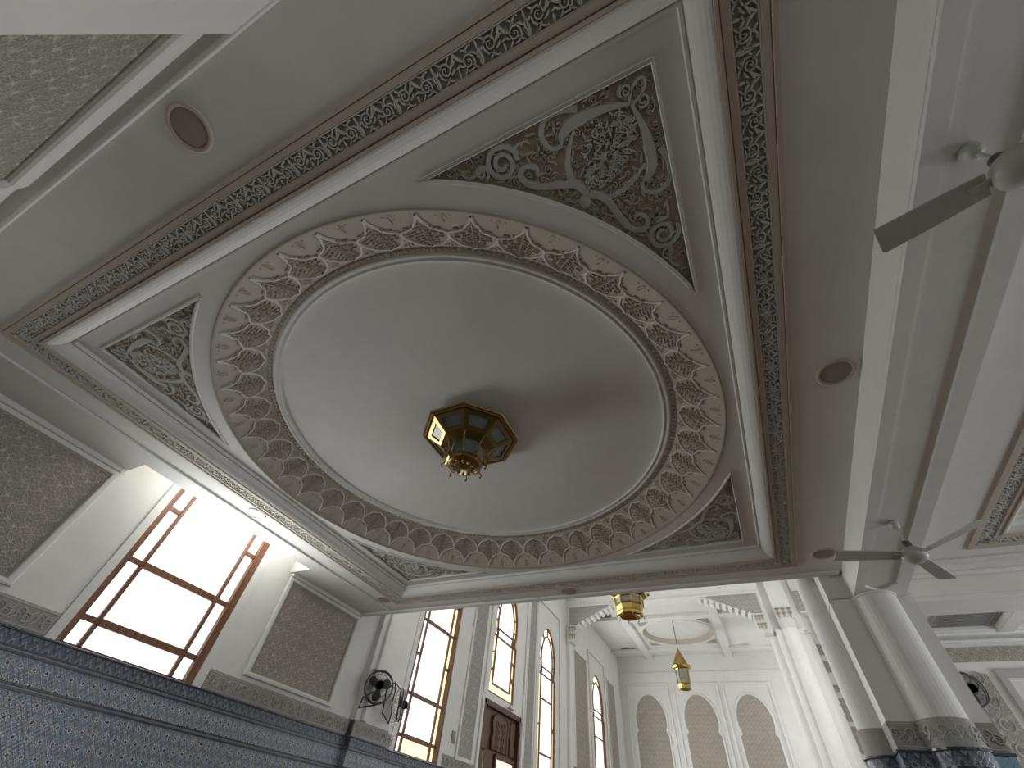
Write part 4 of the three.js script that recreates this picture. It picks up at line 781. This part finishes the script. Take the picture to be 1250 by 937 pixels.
// ---------------------------------------------------------------- ceiling fans
function ceilingFan(label, x, z, turns, len, drop) {
  const f = thing('ceiling_fan', label, 'ceiling fan', 'ceiling fans on the beam'); f.position.set(x, 3.85, z);
  part(f, 'canopy', fin(lathe([[0.001, 0.0], [0.035, 0.0], [0.042, -0.02], [0.036, -0.06], [0.014, -0.075], [0.001, -0.075]], 24)), FANWHITE);
  part(f, 'down_rod', fin(rod([0, -0.06, 0], [0, -drop + 0.06, 0], 0.01, 10)), FANWHITE);
  part(f, 'coupling', fin(lathe([[0.012, -drop + 0.13], [0.03, -drop + 0.12], [0.034, -drop + 0.07], [0.02, -drop + 0.05]], 20)), STEEL);
  part(f, 'motor', fin(lathe([[0.001, -drop + 0.07], [0.05, -drop + 0.06], [0.085, -drop + 0.03], [0.092, -drop], [0.085, -drop - 0.03], [0.05, -drop - 0.055], [0.001, -drop - 0.06]], 32)), FANWHITE);
  for (const t of turns) {
    const a = -t * D, s = new THREE.Shape([[0.1, -0.05], [len * 0.6, -0.06], [len - 0.008, -0.064], [len, -0.056], [len, 0.056], [len - 0.008, 0.064], [len * 0.6, 0.06], [0.1, 0.05]].map((p) => new THREE.Vector2(...p)));
    const b = part(f, 'blade', fin(extrude(s, -0.004, 0.004).rotateX(Math.PI / 2 + 0.2)), FANWHITE); b.position.y = -drop; b.rotation.y = a;
    part(b, 'blade_bracket', fin(rbox(0.07, 0.16, -0.006, 0.006, -0.02, 0.02, 0.004)), FANWHITE);
  }
}
ceilingFan('cream ceiling fan hanging from the beam beside the square carved band', 1.52, -1.15, [197, 77, 317], 0.48, 0.29);
ceilingFan('cream ceiling fan hanging from the beam in front of the near pillar', 1.55, -4.42, [166, 52, 300], 0.6, 0.32);

// ---------------------------------------------------------------- wall fans
function wallFan(label, x, y, z, yaw, pitch, wallSide) {
  const f = thing('wall_fan', label, 'fan', 'black wall fans'); f.position.set(x, y, z); f.rotation.order = 'YXZ'; f.rotation.set(pitch, yaw, 0);
  const R = 0.235, cage = [];
  for (const [r, z0] of [[R, 0.0], [R, 0.05], [R * 0.7, 0.085], [R * 0.35, 0.1]]) cage.push(new THREE.TorusGeometry(r, r === R ? 0.011 : 0.004, 6, 48).translate(0, 0, z0));
  for (let k = 0; k < 48; k++) { const a = k / 48 * 2 * Math.PI, c = Math.cos(a), s = Math.sin(a); cage.push(tube([[R * c, R * s, 0.0], [R * 0.98 * c, R * 0.98 * s, 0.05], [R * 0.6 * c, R * 0.6 * s, 0.092], [0.04 * c, 0.04 * s, 0.1]], 0.0022, 6, 4)); }
  for (let k = 0; k < 24; k++) { const a = k / 24 * 2 * Math.PI, c = Math.cos(a), s = Math.sin(a); cage.push(tube([[R * c, R * s, 0.0], [R * 0.9 * c, R * 0.9 * s, -0.05], [0.07 * c, 0.07 * s, -0.07]], 0.0022, 5, 4)); }
  part(f, 'cage', fin(cage), STEEL);
  for (let k = 0; k < 3; k++) {
    const s = new THREE.Shape(); s.moveTo(0.03, -0.02); s.bezierCurveTo(0.09, -0.09, 0.2, -0.1, 0.205, -0.01); s.bezierCurveTo(0.2, 0.08, 0.12, 0.09, 0.03, 0.03); s.closePath();
    const b = part(f, 'blade', fin(extrude(s, -0.003, 0.003).rotateX(0.3)), BLACK); b.rotation.z = k * 2 * Math.PI / 3 + 0.5; b.position.z = 0.02;
  }
  const hub = part(f, 'hub', fin(new THREE.CylinderGeometry(0.03, 0.045, 0.05, 20).rotateX(Math.PI / 2).translate(0, 0, 0.03)), BLACK);
  part(hub, 'badge', fin(new THREE.CylinderGeometry(0.026, 0.026, 0.008, 20).rotateX(Math.PI / 2).translate(0, 0, 0.103)), FANWHITE, 'round grey badge');
  part(f, 'motor', fin(lathe([[0.001, -0.16], [0.055, -0.15], [0.065, -0.1], [0.06, -0.05], [0.001, -0.05]], 24).rotateX(Math.PI / 2).scale(1, 1, -1)), BLACK);
  for (const s of [-1, 1]) part(f, 'bracket', fin([rod([0.03, s * R, -0.02], [-0.22, s * (R + 0.05), -0.12], 0.011, 8), rod([-0.22, s * (R + 0.05), -0.12], [-0.2, s * R * 0.62, -0.1], 0.011, 8), rod([-0.22, s * (R + 0.05), -0.12], [-0.24, s * R * 0.7, -0.24], 0.01, 8), rod([-0.2, s * R * 0.62, -0.1], [-0.05, s * 0.03, -0.12], 0.009, 8)]), BLACK);
  part(f, 'wall_plate', fin(rbox(-0.27, -0.21, -0.17, 0.17, -0.26, -0.235, 0.006)), BLACK);
}
wallFan('black wall fan on the white pilaster, turned to show its three blades', -5.76, 3.17, -6.62, 48 * D, -0.15);
wallFan('black wall fan seen edge-on between the pilaster and tall window', -5.74, 3.06, -7.24, 128 * D, -0.1);
wallFan('black wall fan on the cream wall, half hidden behind the near pillar', 3.28, 4.02, -10.72, 0.35, 0.05);
wallFan('black wall fan below the cusped arch on the west wall', -5.78, 3.22, -17.35, 80 * D, -0.1);

renderer.render(scene, camera);
